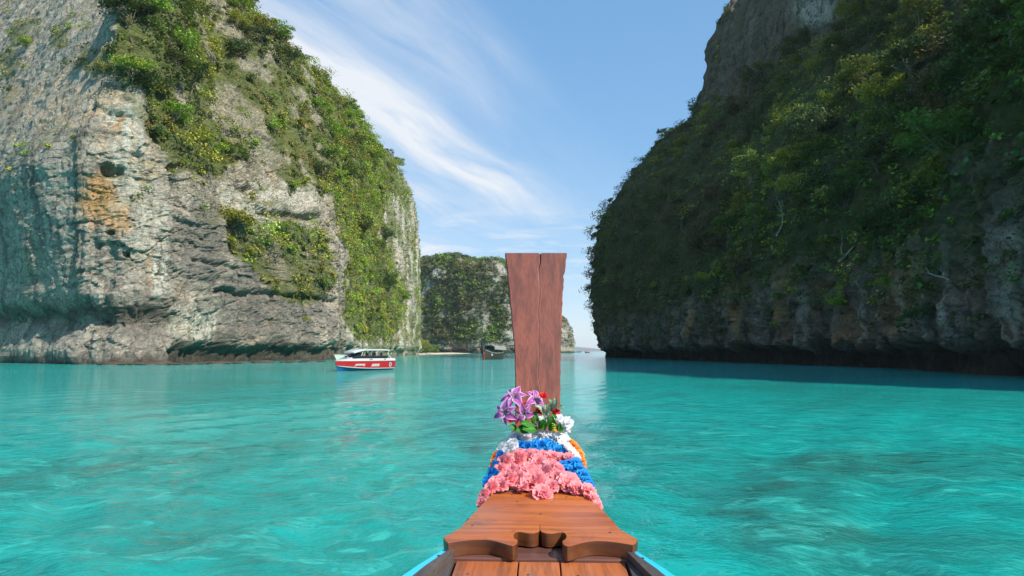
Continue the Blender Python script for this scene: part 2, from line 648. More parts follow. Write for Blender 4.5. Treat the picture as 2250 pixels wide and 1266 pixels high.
def rocky(P, N, k=1.0, seed=0, flute=1.0, strata=1.0, block=1.0, big=1.0):
    z = P[..., 2]
    d_ = fbm(axy(P, 17, 22), 4, seed) * 2.2 * big
    d_ += fbm(axy(P, 3.4, 22), 3, seed + 5) * 1.0 * flute
    wob = vnoise(axy(P, 9, 9), seed + 9) * 1.6
    Pz = np.stack([P[..., 0] / 26, P[..., 1] / 26, (z + wob) / 2.7], axis=-1)
    s = fbm(Pz, 3, seed + 11)
    d_ += (np.round(s * 5) / 5 * 0.7 + s * 0.3) * 1.25 * strata
    q = np.stack([(P[..., 0] + wob) / 4.8, P[..., 1] / 4.8, (z + wob) / 2.4], axis=-1)
    f1, f2, idn = worley(q, seed + 21)
    d_ += ((idn - 0.5) * 0.9 - 0.5 * np.exp(-((f2 - f1) / 0.05) ** 2)) * block
    q = np.stack([P[..., 0] / 2.1, P[..., 1] / 2.1, (z + wob * .4) / 1.0], axis=-1)
    f1, f2, idn = worley(q, seed + 31)
    d_ += ((idn - 0.5) * 0.42 - 0.2 * np.exp(-((f2 - f1) / 0.08) ** 2)) * block
    d_ += (0.5 - np.abs(fbm(axy(P, 2.4, 2.0), 3, seed + 45))) * 0.8 * block
    d_ += fbm(axy(P, 1.2, 1.0), 3, seed + 41) * 0.30
    return d_ * k


PL = loft(LEFT, LSU, LSV)
NL = grid_normals(PL)
if NL[len(NL) // 2, 10, 1] > 0 and NL[len(NL) // 2, 10, 0] < 0:
    NL = -NL
sgnL = np.sign((NL[..., 0] * 0.5 - NL[..., 1]).mean())
NL = NL * sgnL
zL = PL[..., 2]
dl = rocky(PL, NL, 1.0, 3, flute=1.25, strata=0.55, block=0.62)
dl *= 0.45 + 0.55 * sstep(-71, -66, PL[..., 0] + 0.0 * zL)
pxL, pyL, dpL = project(PL)
nzL = [fbm(axy(PL, 4, 4), 3, 71), fbm(axy(PL, 4, 4), 3, 72)]
# a long cave-like undercut above the water on the near-left part and a tidal notch all along
near = 1 - sstep(330, 420, pxL)
cut = np.exp(-((zL - (7.2 - 0.0125 * (pxL - 0) * 0.25) + nzL[0] * 1.0) / 1.5) ** 2)
dl -= 1.3 * cut * near
dl += 0.5 * near * np.exp(-((zL - 11) / 2.2) ** 2)
dl += 0.9 * near * (1 - sstep(2.0, 5.0, zL))
mid = sstep(330, 420, pxL) * (1 - sstep(735, 800, pxL))
dl -= mid * 2.2 * (1 - sstep(1.4, 4.2, zL + nzL[0]))
dl -= sstep(735, 800, pxL) * 1.8 * (1 - sstep(1.5, 4.0, zL + nzL[0] * 1.5))
# two dark solution holes in the face
for hx, hy, hr, hd in ((232, 370, 21, 2.8), (262, 372, 14, 2.0), (243, 512, 9, 1.6), (278, 560, 8, 1.6), (300, 345, 16, 1.4), (350, 604, 6, .9), (375, 372, 16, 1.5), (398, 365, 12, 1.4)):
    rr = np.sqrt(((pxL - hx) / hr) ** 2 + ((pyL - hy) / hr * 1.25) ** 2) + nzL[0] * 0.25
    dl -= np.where((dpL > 0) & (pxL < 640), hd * (1 - sstep(0.55, 1.15, rr)), 0)
# ledges under the big trees, right of the ochre patch
for (xa, ya, xb, yb, dd) in ((560, 460, 700, 480, 1.3), (520, 405, 575, 415, 1.1), (470, 640, 740, 660, .9), (420, 575, 560, 600, .7)):
    tt = np.clip((pxL - xa) / (xb - xa), 0, 1)
    yl = ya + (yb - ya) * tt + nzL[1] * 7
    wgt = (pxL > xa) & (pxL < xb)
    dl -= np.where(wgt, dd * np.exp(-((pyL - yl) / 5.0) ** 2) - dd * 0.6 * np.exp(-((pyL - yl + 14) / 8.0) ** 2), 0)
PL = PL + NL * (dl * sstep(-2.0, -0.5, zL))[..., None]
NL = grid_normals(PL) * sgnL
pxL, pyL, dpL = project(PL)
zL = PL[..., 2]

POLY_L_SLOPE = [(265, -300), (520, -300), (560, 20), (640, 110), (700, 150), (790, 240), (860, 330), (900, 430), (880, 420), (800, 350), (740, 330), (715, 430), (650, 430),
                (560, 330), (470, 385), (400, 370), (330, 310), (270, 185), (255, 90)]
POLY_L_STRIP = [(700, 300), (840, 330), (860, 420), (835, 500), (872, 600), (885, 700), (860, 745), (775, 752), (748, 690), (760, 560), (728, 470), (712, 400)]
POLY_L_BUSH = [(505, 500), (600, 495), (700, 500), (735, 560), (738, 640), (660, 672), (605, 640), (550, 585), (500, 545), (478, 485), (535, 462)]
POLY_L_CREST = [(455, -200), (560, -20), (700, 140), (860, 320), (905, 430), (890, 460), (830, 380), (720, 250), (600, 130), (470, 20)]
POLY_L_TUFTS = [[(20, 50), (85, 45), (90, 95), (25, 105)], [(175, 105), (262, 95), (265, 165), (185, 168)], [(140, 275), (170, 275), (172, 312), (142, 312)], [(0, 110), (40, 110), (30, 170), (0, 170)],
                [(110, 60), (150, 60), (150, 105), (112, 105)], [(280, 60), (330, 40), (330, 130), (285, 140)]]

vis = dpL > 0
slopeL = NL[..., 2]
moss = np.zeros(zL.shape)
for poly, sft, val in ((POLY_L_SLOPE, 30, 0.95), (POLY_L_STRIP, 22, 0.95), (POLY_L_BUSH, 20, 0.8), (POLY_L_CREST, 20, 0.9)):
    moss = np.maximum(moss, np.where(vis & soft_poly(pxL, pyL, poly, sft, nzL), val, 0))
for poly in POLY_L_TUFTS:
    moss = np.maximum(moss, np.where(vis & soft_poly(pxL, pyL, poly, 12, nzL), 0.7, 0))
gapL = sstep(0.10, 0.30, fbm(axy(PL, 7, 9), 3, 303))
moss = moss * (1 - 0.6 * gapL * (1 - sstep(700, 760, pxL)))
rightface = sstep(740, 790, pxL)
moss = np.maximum(moss, rightface * np.clip(fbm(axy(PL, 6, 16), 4, 77) * 2.2 + 0.35, 0, 0.8))
moss = np.maximum(moss, sstep(0.35, 0.6, slopeL) * 0.8 * sstep(16, 30, zL) * (1 - .85 * gapL))
wet = 1 - sstep(1.0, 3.0, zL + nzL[0] * 1.2 + sstep(740, 800, pxL) * 1.5 + near * 1.0)
wet = np.maximum(wet, mid * 0.85 * (1 - sstep(2.2, 5.6, zL + nzL[1] * 2.4)))
wet = np.maximum(wet, near * 0.75 * np.exp(-((zL - 8.2 + nzL[1] * 1.5) / 1.6) ** 2))


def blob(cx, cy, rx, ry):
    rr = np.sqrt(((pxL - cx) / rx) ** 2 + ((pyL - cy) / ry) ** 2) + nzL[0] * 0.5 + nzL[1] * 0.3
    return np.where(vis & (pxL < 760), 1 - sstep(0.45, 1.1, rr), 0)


grey = np.maximum.reduce([blob(440, 560, 95, 130), blob(560, 640, 110, 110), blob(650, 690, 110, 90), blob(330, 690, 90, 90) * .8, blob(500, 720, 150, 70), blob(600, 560, 60, 60) * .7])  # mask of the painted shadow across the lower centre of the face
ochre = np.maximum.reduce([blob(222, 432, 54, 74), blob(262, 474, 44, 42), blob(272, 285, 30, 34), blob(330, 600, 10, 60) * .6, blob(680, 270, 13, 16), blob(660, 340, 14, 10) * .6,
                           blob(710, 205, 7, 24), blob(600, 480, 20, 12) * .3])
drip = np.maximum.reduce([blob(280, 330, 60, 180), blob(330, 470, 50, 110), blob(430, 720, 70, 60), blob(560, 455, 75, 60), blob(650, 430, 60, 50), blob(352, 605, 30, 60), blob(505, 440, 30, 40), blob(295, 240, 22, 70),
                          rightface * np.clip(fbm(axy(PL, 3, 18), 3, 55) * 2 + 0.3, 0, 1)])
nu, nv = PL.shape[:2]
me = np_mesh('cliff_left', PL, quads(nu, nv), smooth=False, attrs={'moss': moss, 'wet': wet, 'ochre': ochre, 'drip': drip, 'painted_shade': grey})
cliff_l = link('cliff_left', me, ROCK_SUN)
tag(cliff_l, 'pale grey limestone cliff face with ochre stains and green slopes beside the speedboat', None, None, 'structure')

# ---- the shaded cliff on the right; it ends just behind the camera
RIGHT = [
    (130, -8, -.1, 1, [(0, 8), (3, 16), (8, 26), (14, 36), (21, 46), (29, 56), (38, 64), (50, 70)]),
    (80, -2, .1, 1, [(0, 8), (3, 16), (8, 26), (14, 37), (21, 48), (29, 58), (38, 68), (50, 76)]),
    (52, 4, .6, .8, [(0, 8), (2, 17), (7, 27), (13, 37), (21, 46), (30, 53), (42, 58), (60, 60)]),
    (42, 20, .95, .3, [(0, 8), (1.5, 16), (5, 26), (12, 37), (20, 46), (30, 51), (44, 54), (64, 55)]),
    (38.4, 50, 1, 0, [(0, 8), (1, 16), (4, 26), (10, 37), (18, 47), (26, 54), (38, 57), (60, 58)]),
    (42, 81, 1, .05, [(0, 9), (2, 17), (9, 30), (18, 41), (28, 52), (38, 60), (52, 65), (75, 68)]),
    (38.5, 117, 1, .1, [(0, 8), (2, 17), (10, 31), (20, 45), (32, 59), (43, 73), (50, 88), (65, 98)]),
    (35.5, 150, 1, .1, [(0, 9), (2, 19), (10, 34), (19, 49), (30, 64), (40, 78), (45, 100), (60, 122)]),
    (34, 183, 1, .1, [(-.5, 12), (2, 28), (8, 44), (17, 57), (28, 70), (37, 80), (42, 102), (55, 122)]),
    (29.0, 213, 1, .15, [(-1.5, 12), (-1.5, 33), (2.5, 47), (11, 60), (22, 72), (34, 81), (38, 98), (45, 118)]),
    (32, 232, 1, -.3, [(-1, 12), (-1, 30), (2, 44), (10, 56), (20, 67), (30, 75), (35, 90), (41, 106)]),
    (52, 252, .6, -.8, [(0, 12), (0, 28), (2, 42), (6, 52), (12, 62), (18, 70), (22, 80), (28, 92)]),
    (110, 262, .1, -1, [(0, 12), (0, 28), (2, 42), (6, 52), (12, 62), (18, 70), (22, 80), (28, 92)]),
]
RSU = [6, 4, 2, 0.6, 0.42, 0.45, 0.5, 0.55, 0.55, 0.5, 1.2, 4]
RSV = [0.7, 0.4, 0.45, 0.6, 0.8, 1.0, 1.0, 0.9, 1.4, 9, 12]
PR = loft(RIGHT, RSU, RSV)
NR = grid_normals(PR)
sgnR = np.sign((-NR[..., 0]).mean())
NR = NR * sgnR
zR = PR[..., 2]
nzR = [fbm(axy(PR, 4, 4), 3, 171), fbm(axy(PR, 4, 4), 3, 172)]
dr = rocky(PR, NR, 1.0, 13, flute=1.3, strata=0.7, block=0.8)
dr += fbm(axy(PR, 1.5, 16), 3, 189) * 0.9
hang = fbm(axy(PR, 2.2, 40), 3, 181)
low = 1 - sstep(2.0, 3.4, zR + hang * 1.8 + nzR[0] * .5)
dr -= low * 3.0
caves = np.clip(fbm(axy(PR, 7, 60), 2, 191) * 3 - 0.7, 0, 1) * np.exp(-((zR - 5.5) / 2.6) ** 2)
dr -= caves * 3.0
PR = PR + NR * (dr * sstep(-2.0, -0.5, zR))[..., None]
NR = grid_normals(PR) * sgnR
pxR, pyR, dpR = project(PR)
zR = PR[..., 2]
POLY_R_TOWER = [(1560, -200), (1900, -200), (1900, 0), (1840, 60), (1780, 130), (1740, 120), (1700, 160), (1660, 180), (1600, 225), (1530, 240), (1530, 100)]
POLY_R_BARE = [(2080, 330), (2300, 300), (2300, 700), (2150, 700), (2090, 560)]
visR = dpR > 0
towerR = np.where(visR & soft_poly(pxR, pyR, POLY_R_TOWER, 14, nzR), 1.0, 0)
bareR = np.where(visR & soft_poly(pxR, pyR, POLY_R_BARE, 40, nzR), 1.0, 0)
mossR = sstep(8, 16, zR + nzR[0] * 5) * 0.92
mossR = mossR * (1 - 0.8 * towerR) * (1 - 0.5 * bareR)
mossR = np.maximum(mossR, np.clip(fbm(axy(PR, 5, 12), 3, 193) * 1.6, 0, 0.5) * sstep(3, 6, zR))
wetR = 1 - sstep(1.6, 3.2, zR + nzR[0] * .8 + hang)
ochR = np.clip(fbm(axy(PR, 5, 9), 3, 197) * 1.5 - .1, 0, .55) * (1 - sstep(12, 18, zR)) * sstep(2, 4, zR)
dripR = np.where(visR, np.clip(1 - np.sqrt(((pxR - 1790) / 70) ** 2 + ((pyR - 25) / 50) ** 2), 0, 1) * 1.6, 0)
dripR = np.maximum(np.clip(dripR, 0, 1), 0.55 * np.clip(fbm(axy(PR, 2.5, 30), 3, 199) * 2, 0, 1) * (1 - sstep(9, 16, zR)))
nu, nv = PR.shape[:2]
me = np_mesh('cliff_right', PR, quads(nu, nv), smooth=False, attrs={'moss': mossR, 'wet': wetR, 'ochre': ochR, 'drip': dripR})
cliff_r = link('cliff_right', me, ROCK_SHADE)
tag(cliff_r, 'dark shaded cliff covered in forest with an undercut foot', None, None, 'structure')

# ---- wooded island behind the beach and the pale headland beyond it
IP = [(0, 15), (1, 30), (3, 48), (6, 64), (11, 78), (18, 88), (28, 94), (55, 96)]


def ip(f):
    return [(i, z * f) for i, z in IP]


ISLE = [(-150, 690, .3, 1, ip(.9)), (-104, 640, .2, 1, ip(.95)), (-78, 625, .1, 1, ip(1.0)), (-60, 620, 0, 1, ip(1.01)), (-40, 617, 0, 1, ip(.97)), (-22, 615, 0, 1, ip(.965)), (-6, 618, -.1, 1, ip(.93)),
        (8, 626, -.5, .8, ip(.86)), (16, 645, -1, .3, ip(.78)), (18, 690, -1, 0, ip(.7))]
PI_ = loft(ISLE, [4, 2, 1.3, 1.1, 1.1, 1.1, 1.1, 1.3, 3], [1, 1.0, 1.0, 1.1, 1.1, 1.2, 1.2, 1.5, 3, 9, 9])
NI = grid_normals(PI_)
sgnI = np.sign((-NI[..., 1]).mean())
NI *= sgnI
zI = PI_[..., 2]
di = rocky(PI_ / 2.0, NI, 2.0, 43, flute=1.6, strata=.6)
di -= 3.0 * (1 - sstep(2.0, 5.0, zI + fbm(axy(PI_, 5, 50), 2, 44) * 3))
di += 4.0 * np.clip(fbm(axy(PI_, 12, 60), 2, 47), 0, 1) * sstep(70, 90, zI)
PI_ = PI_ + NI * (di * sstep(-2.0, 0, zI))[..., None]
NI = grid_normals(PI_) * sgnI
zI = PI_[..., 2]
nzI = fbm(axy(PI_, 14, 20), 4, 48)
mossI = np.clip(0.85 + nzI * 1.4 - 0.22 * sstep(-45, -5, PI_[..., 0]), 0, 0.95) * sstep(6, 16, zI)
nu, nv = PI_.shape[:2]
me = np_mesh('island', PI_, quads(nu, nv), smooth=False, attrs={'moss': mossI, 'wet': 1 - sstep(2, 6, zI + nzI * 3), 'ochre': zI * 0, 'drip': np.clip(-nzI * 1.5, 0, .8)})
isle = link('island', me, ROCK_FAR)
tag(isle, 'wooded rock island behind the moored longtail boat', None, None, 'structure')

HEAD = [(-40, 940, 0, 1, None), (10, 900, 0, 1, None), (45, 890, 0, 1, None), (66, 893, -.2, 1, None), (78, 903, -.8, .6, None), (82, 925, -1, .1, None), (78, 960, -1, -.2, None)]
HEAD = [(x, y, dx, dy, [(-1.5, 8), (-3.2, 16), (-1.5, 26), (3, 35), (8, 42), (14, 47), (22, 51), (34, 54)]) for x, y, dx, dy, _ in HEAD]
PH = loft(HEAD, [3, 2, 1.4, 1.2, 1.2, 3], [1, 1.2, 1.2, 1.2, 1.2, 1.4, 1.6, 2, 3, 9, 9])
NH = grid_normals(PH)
sgnH = np.sign((-NH[..., 1]).mean())
NH *= sgnH
PH = PH + NH * (rocky(PH / 2.2, NH, 1.7, 53, flute=1.3) * sstep(-2.0, 0, PH[..., 2]))[..., None]
zH = PH[..., 2]
nzH = fbm(axy(PH, 10, 14), 3, 58)
nu, nv = PH.shape[:2]
me = np_mesh('headland', PH, quads(nu, nv), smooth=False, attrs={'moss': np.clip(nzH * 1.2 + sstep(34, 50, zH) * .8 - .1, 0, .9), 'wet': 1 - sstep(1, 3, zH), 'ochre': np.clip(.45 - zH / 40, 0, .5), 'drip': np.clip(-nzH * 2, 0, .8)})
head = link('headland', me, ROCK_FAR)
tag(head, 'small sunlit rock headland just right of the wooden prow post', None, None, 'structure')

# ---- faint hills on the horizon
HILLM, nt, b = new_mat('far_hill_forest')
b.inputs['Base Color'].default_value = (0.05, 0.07, 0.04, 1)
b.inputs['Roughness'].default_value = 1
xs = np.linspace(-5200, 6400, 200)
prof = 38 + 40 * (fbm(np.stack([xs / 1500, xs * 0, xs * 0], -1), 4, 61)) + 105 * 0.6 * np.exp(-((xs - 1080) / 330) ** 2)
prof = np.clip(prof, 4, None) * sstep(-5200, -4000, xs) * (1 - sstep(5200, 6400, xs))
rows = np.linspace(-1, 1, 25)
G = np.zeros((len(xs), 25, 3))
G[..., 0] = xs[:, None]
G[..., 1] = 11000 + rows[None, :] * 500
G[..., 2] = prof[:, None] * (1 - rows[None, :] ** 2) * (1 + .18 * fbm(np.stack([G[..., 0] / 200, G[..., 1] / 200, G[..., 0] * 0], -1), 3, 62)) - 2
me = np_mesh('distant_hills', G, quads(len(xs), 25), smooth=True)
hills = link('distant_hills', me, HILLM)
tag(hills, 'faint low hills on the sea horizon', None, None, 'structure')

# ------------------------------------------------------------------ water
WATER, nt, b = new_mat('lagoon_water')
co = nt.coord()
rw = nt.addv(nt.noise(nt.mapping(co, scale=(1, 1.35, 1)), 0.85, 3, 0.55, color=True), (0.5, 0.5, 0.5), 'SUBTRACT')
wl = nt.addv(co, nt.scale(rw, 1.5))
wl = nt.addv(wl, nt.scale(nt.addv(nt.noise(co, 0.12, 2, 0.5, color=True), (0.5, 0.5, 0.5), 'SUBTRACT'), 7.0))
shal = nt.n.new('ShaderNodeSeparateXYZ')
nt.link(co, shal.inputs[0])
dist_ = nt.math('POWER', nt.math('ADD', nt.math('MULTIPLY', shal.outputs[0], shal.outputs[0]), nt.math('MULTIPLY', shal.outputs[1], shal.outputs[1])), 0.5)
bedn = nt.noise(wl, 0.085, 5, 0.62)
bedf = nt.noise(wl, 0.40, 4, 0.6)
bed = nt.math('ADD', nt.math('MULTIPLY', bedn, 0.72), nt.math('MULTIPLY', bedf, 0.28))
sand, deep, coral = (0.009, 0.40, 0.36), (0.006, 0.32, 0.30), (0.022, 0.085, 0.070)
c = nt.mix(nt.ramp(nt.noise(co, 0.02, 2, 0.5), [(0.35, 0), (0.65, 1)]), sand, deep)
# the boat lies over a deeper, weedy patch; pale sand lies further out
reef = nt.ramp(nt.math('MULTIPLY', nt.math('ADD', dist_, nt.math('MULTIPLY', nt.noise(co, .09, 3, .55), 16.0)), 0.02), [(0.32, 1.0), (0.80, 0.22)])
c = nt.mix(nt.math('MULTIPLY', reef, 0.42), c, (0.006, 0.165, 0.155))
c = nt.mix(nt.math('MULTIPLY', nt.ramp(bed, [(0.47, 0), (0.585, 0.9)]), nt.math('ADD', nt.math('MULTIPLY', reef, 0.8), 0.2)), c, coral)
wl2 = nt.addv(co, nt.scale(rw, 2.6))
small = nt.noise(wl2, 1.15, 3, 0.55, 0.6)
c = nt.mix(nt.math('MULTIPLY', nt.ramp(small, [(0.40, 0.0), (0.62, 0.42)]), nt.math('ADD', nt.math('MULTIPLY', reef, 0.75), 0.15)), c, (0.004, 0.13, 0.125))
c = nt.mix(nt.math('MULTIPLY', nt.ramp(nt.noise(wl2, 0.9, 4, 0.6, 0.9), [(0.54, 0.0), (0.66, 0.5)]), reef), c, (0.05, 0.50, 0.44))
nt.put(b.inputs['Base Color'], c)
b.inputs['Roughness'].default_value = 0.04
b.inputs['IOR'].default_value = 1.33
b.inputs['Specular IOR Level'].default_value = 0.26
b.inputs['Subsurface Weight'].default_value = 1.0
b.inputs['Subsurface Radius'].default_value = (1.0, 1.0, 1.0)
b.inputs['Subsurface Scale'].default_value = 5.0
hz = nt.math('MULTIPLY', nt.noise(nt.mapping(co, scale=(0.8, 1.25, 1), rot=(0, 0, 0.35)), 1.9, 3, 0.5, 0.3), 0.8)
hz = nt.math('ADD', hz, nt.math('MULTIPLY', nt.noise(nt.mapping(co, scale=(0.8, 1.3, 1), rot=(0, 0, -0.25)), 5.2, 3, 0.6, 0.2), 0.46))
hz = nt.math('ADD', hz, nt.math('MULTIPLY', nt.noise(nt.mapping(co, scale=(1, 1.2, 1), rot=(0, 0, 0.9)), 15.0, 2, 0.5), 0.20))
nt.put(b.inputs['Normal'], nt.bump(hz, 1.0, 0.105))

rr = np.concatenate([np.geomspace(0.6, 2, 8)[:-1], np.geomspace(2.0, 400, 290), np.geomspace(400, 12000, 40)[1:]])
aa = np.concatenate([np.linspace(-44, 44, 370), np.linspace(44, 316, 60)[1:-1]])
aa = np.radians(aa)
na = len(aa)
A, RR = np.meshgrid(aa, rr, indexing='ij')
W = np.zeros((na, len(rr), 3))
W[..., 0] = np.sin(A) * RR
W[..., 1] = np.cos(A) * RR
rng = np.random.default_rng(5)
spac = np.maximum(np.gradient(rr)[None, :], RR * np.radians(88 / 370))
spac = np.where(np.abs(np.where(A > PI, A - 2 * PI, A)) < R(44), spac, spac * 20)
hgt = np.zeros(A.shape)
for k in range(46):
    lam = 0.30 * (8 ** rng.random())
    th = R(200) + rng.normal() * 0.75
    kx, ky = math.cos(th) * 2 * PI / lam, math.sin(th) * 2 * PI / lam
    am = 0.0060 * lam ** 0.9 * (0.6 + rng.random() * .8)
    fade = np.clip((lam / spac - 2.5) / 3.0, 0, 1)
    ph = kx * W[..., 0] + ky * W[..., 1] + rng.random() * 7 + 1.3 * vnoise(np.stack([W[..., 0] / 6, W[..., 1] / 6, W[..., 0] * 0 + k], -1), k)
    hgt += am * fade * (np.sin(ph) + 0.28 * np.cos(2 * ph))
gust = 0.75 + 0.45 * fbm(np.stack([W[..., 0] / 14, W[..., 1] / 22, W[..., 0] * 0], -1), 2, 88)
W[..., 2] = hgt * gust * np.clip(1.4 - RR / 300, 0, 1)
nr = len(rr)
i = np.arange(na)[:, None] * nr + np.arange(nr - 1)[None, :]
i2 = ((np.arange(na) + 1) % na)[:, None] * nr + np.arange(nr - 1)[None, :]
Q = np.stack([i, i + 1, i2 + 1, i2], axis=-1).reshape(-1, 4)
Vw = np.concatenate([W.reshape(-1, 3), [[0, 0, 0]]])
ctr = len(Vw) - 1
T = np.stack([np.full(na, ctr), np.arange(na) * nr, ((np.arange(na) + 1) % na) * nr], axis=1)
me = np_mesh('water', Vw, Q, T, smooth=True)
water = link('water', me, WATER)
tag(water, 'turquoise lagoon water with small ripples', None, None, 'structure')


# ------------------------------------------------------------------ vegetation
def leaf_material(name, trans=0.25, rough=0.55):
    m, nt, b = new_mat(name)
    a = nt.attr('tint', 'Color')
    oi = nt.n.new('ShaderNodeObjectInfo')
    hs = nt.n.new('ShaderNodeHueSaturation')
    nt.put(hs.inputs['Color'], nt.mix(1.0, a, oi.outputs['Color'], 'MULTIPLY'))
    nt.put(hs.inputs['Hue'], nt.math('ADD', nt.math('MULTIPLY', oi.outputs['Random'], 0.03), 0.485))
    nt.put(hs.inputs['Value'], nt.math('ADD', nt.math('MULTIPLY', oi.outputs['Random'], 0.5), 0.75))
    c = hs.outputs[0]
    nt.put(b.inputs['Base Color'], c)
    b.inputs['Roughness'].default_value = rough
    b.inputs['Specular IOR Level'].default_value = 0.3
    tr = nt.n.new('ShaderNodeBsdfTranslucent')
    nt.put(tr.inputs[0], nt.mix(0.35, c, (0.30, 0.34, 0.02)))
    mx = nt.n.new('ShaderNodeMixShader')
    mx.inputs[0].default_value = trans
    nt.link(b.outputs[0], mx.inputs[1])
    nt.link(tr.outputs[0], mx.inputs[2])
    out = m.node_tree.nodes['Material Output']
    nt.link(mx.outputs[0], out.inputs[0])
    return m


LEAF = leaf_material('tree_leaves')
BARK, nt, b = new_mat('bark')
co = nt.coord()
nz = nt.noise(nt.mapping(co, scale=(3, 3, .6)), 2.0, 4)
nt.put(b.inputs['Base Color'], nt.mix(nz, (0.06, 0.045, 0.032), (0.22, 0.19, 0.155)))
b.inputs['Roughness'].default_value = 0.9
PALEBARK, nt, b = new_mat('pale_bark')
co = nt.coord()
nz = nt.noise(nt.mapping(co, scale=(3, 3, .6)), 2.0, 4)
nt.put(b.inputs['Base Color'], nt.mix(nz, (0.20, 0.18, 0.15), (0.42, 0.39, 0.34)))
b.inputs['Roughness'].default_value = 0.9


def unit_rand(rng, n):
    v = rng.normal(size=(n, 3))
    return v / np.linalg.norm(v, axis=1, keepdims=True)


def leaf_geo(rng, centers, size, up=0.6, axis=None, narrow=0.36):
    """diamond leaves at centers; returns V (n*4,3), Q"""
    n = len(centers)
    nrm = unit_rand(rng, n)
    nrm[:, 2] = np.abs(nrm[:, 2]) + up
    if axis is not None:
        nrm = nrm + axis
    nrm /= np.linalg.norm(nrm, axis=1, keepdims=True)
    t = np.cross(nrm, unit_rand(rng, n))
    t /= np.maximum(np.linalg.norm(t, axis=1, keepdims=True), 1e-6)
    t[:, 2] -= 0.25
    bt = np.cross(nrm, t)
    s = np.asarray(size).reshape(-1, 1)
    V = np.stack([centers - t * s * .5, centers + bt * s * narrow - nrm * s * .06, centers + t * s * .5 - nrm * s * .1, centers - bt * s * narrow - nrm * s * .06], axis=1)
    Q = np.arange(n * 4).reshape(n, 4)
    return V.reshape(-1, 3), Q


GREENS = {
    'bright': (0.130, 0.215, 0.026), 'grass': (0.165, 0.185, 0.032), 'olive': (0.130, 0.132, 0.034), 'mid': (0.068, 0.112, 0.024),
    'dark': (0.028, 0.056, 0.018), 'blue': (0.030, 0.075, 0.034), 'dry': (0.130, 0.100, 0.052), 'lime': (0.20, 0.27, 0.02), 'brown': (0.080, 0.062, 0.040)}


def tint_of(name, rng, n, var=0.25):
    c = np.array(GREENS[name])[None, :] * (1 + rng.normal(size=(n, 1)) * var)
    c = c * (1 + rng.normal(size=(n, 3)) * 0.07)
    return np.clip(c, 0.008, 0.5)


def crown_mesh(seed, kind='round', leaf=0.088, per=78):
    """crown of radius about 1 standing on a base at z=0 (trunk up to ~0.8)"""
    rng = np.random.default_rng(seed)
    if kind == 'round':
        ncl, flat, h0 = 34, 0.66, 1.0
    elif kind == 'flat':
        ncl, flat, h0 = 32, 0.36, 1.0
    elif kind == 'tall':
        ncl, flat, h0 = 34, 1.05, 1.35
    else:
        ncl, flat, h0 = 22, 0.55, 0.42
    cl = unit_rand(rng, ncl * 3)
    cl = cl[cl[:, 2] > -0.45][:ncl]
    cl = cl * (0.45 + 0.5 * rng.random((len(cl), 1)) ** .6)
    cl[:, 2] *= flat
    cl[:, 2] += h0
    cl[:, :2] *= (1 + .25 * rng.normal(size=(len(cl), 1)))
    cs, sz, shade = [], [], []
    for c in cl:
        r_ = 0.22 + 0.20 * rng.random()
        k = int(per * (0.6 + r_ * 1.4))
        p = unit_rand(rng, k) * (rng.random((k, 1)) ** 0.45) * r_
        p[:, 2] *= 0.55
        cs.append(c + p)
        sz.append(leaf * (0.7 + 0.7 * rng.random(k)))
        shade.append(np.full(k, 0.75 + 0.5 * rng.random()))
    cs, sz, shade = np.concatenate(cs), np.concatenate(sz), np.concatenate(shade)
    V, Q = leaf_geo(rng, cs, sz, 0.5)
    tint = np.clip(np.repeat(shade[:, None], 4, 0) * np.ones(3) * (1 + 0.2 * rng.normal(size=(len(V), 1))), .3, 1.8)
    me = np_mesh('crown', V, Q, smooth=False, cols={'tint': tint})
    me.materials.append(LEAF)
    mb = MB()
    top = Vector((rng.normal() * .12, rng.normal() * .12, h0 * .82))
    base = Vector((0, 0, -0.35))
    midp = (base + top) / 2 + Vector((rng.normal() * .08, rng.normal() * .08, 0))
    mb.tube([base, midp, top], [0.055, 0.042, 0.026], 6)
    for c in cl[:11]:
        f = 0.45 + 0.5 * rng.random()
        s = base.lerp(top, f)
        e = Vector(c)
        m2 = (s + e) / 2 + Vector((0, 0, -0.06))
        mb.tube([s, m2, e], [0.024, 0.015, 0.006], 4, cap=False)
    tm = mb.mesh('trunk', smooth=True)
    return me, tm


def bare_mesh(seed):
    rng = random.Random(seed)
    mb, tw = MB(), MB()

    def grow(p, d, L, r, depth, out):
        pts, rad = [p], [r]
        n = 4
        for i in range(n):
            d = (d + Vector((rng.gauss(0, .22), rng.gauss(0, .22), rng.gauss(.05, .16)))).normalized()
            p = p + d * L / n
            pts.append(p)
            rad.append(r * (1 - .55 * (i + 1) / n))
        out.tube(pts, rad, 5 if depth < 2 else 3, cap=False)
        if depth < 4:
            for k in range(rng.choice([2, 3, 3])):
                j = rng.randint(1, n)
                nd = (d + Vector((rng.gauss(0, .75), rng.gauss(0, .75), rng.gauss(.15, .45)))).normalized()
                grow(pts[j], nd, L * rng.uniform(.55, .78), rad[j] * .62, depth + 1, tw if depth >= 0 else out)
    grow(Vector((0, 0, -.3)), Vector((rng.gauss(0, .2), rng.gauss(0, .2), 1)).normalized(), 0.95, 0.04, 0, mb)
    return tw.mesh('branches', smooth=True), mb.mesh('trunk', smooth=True)


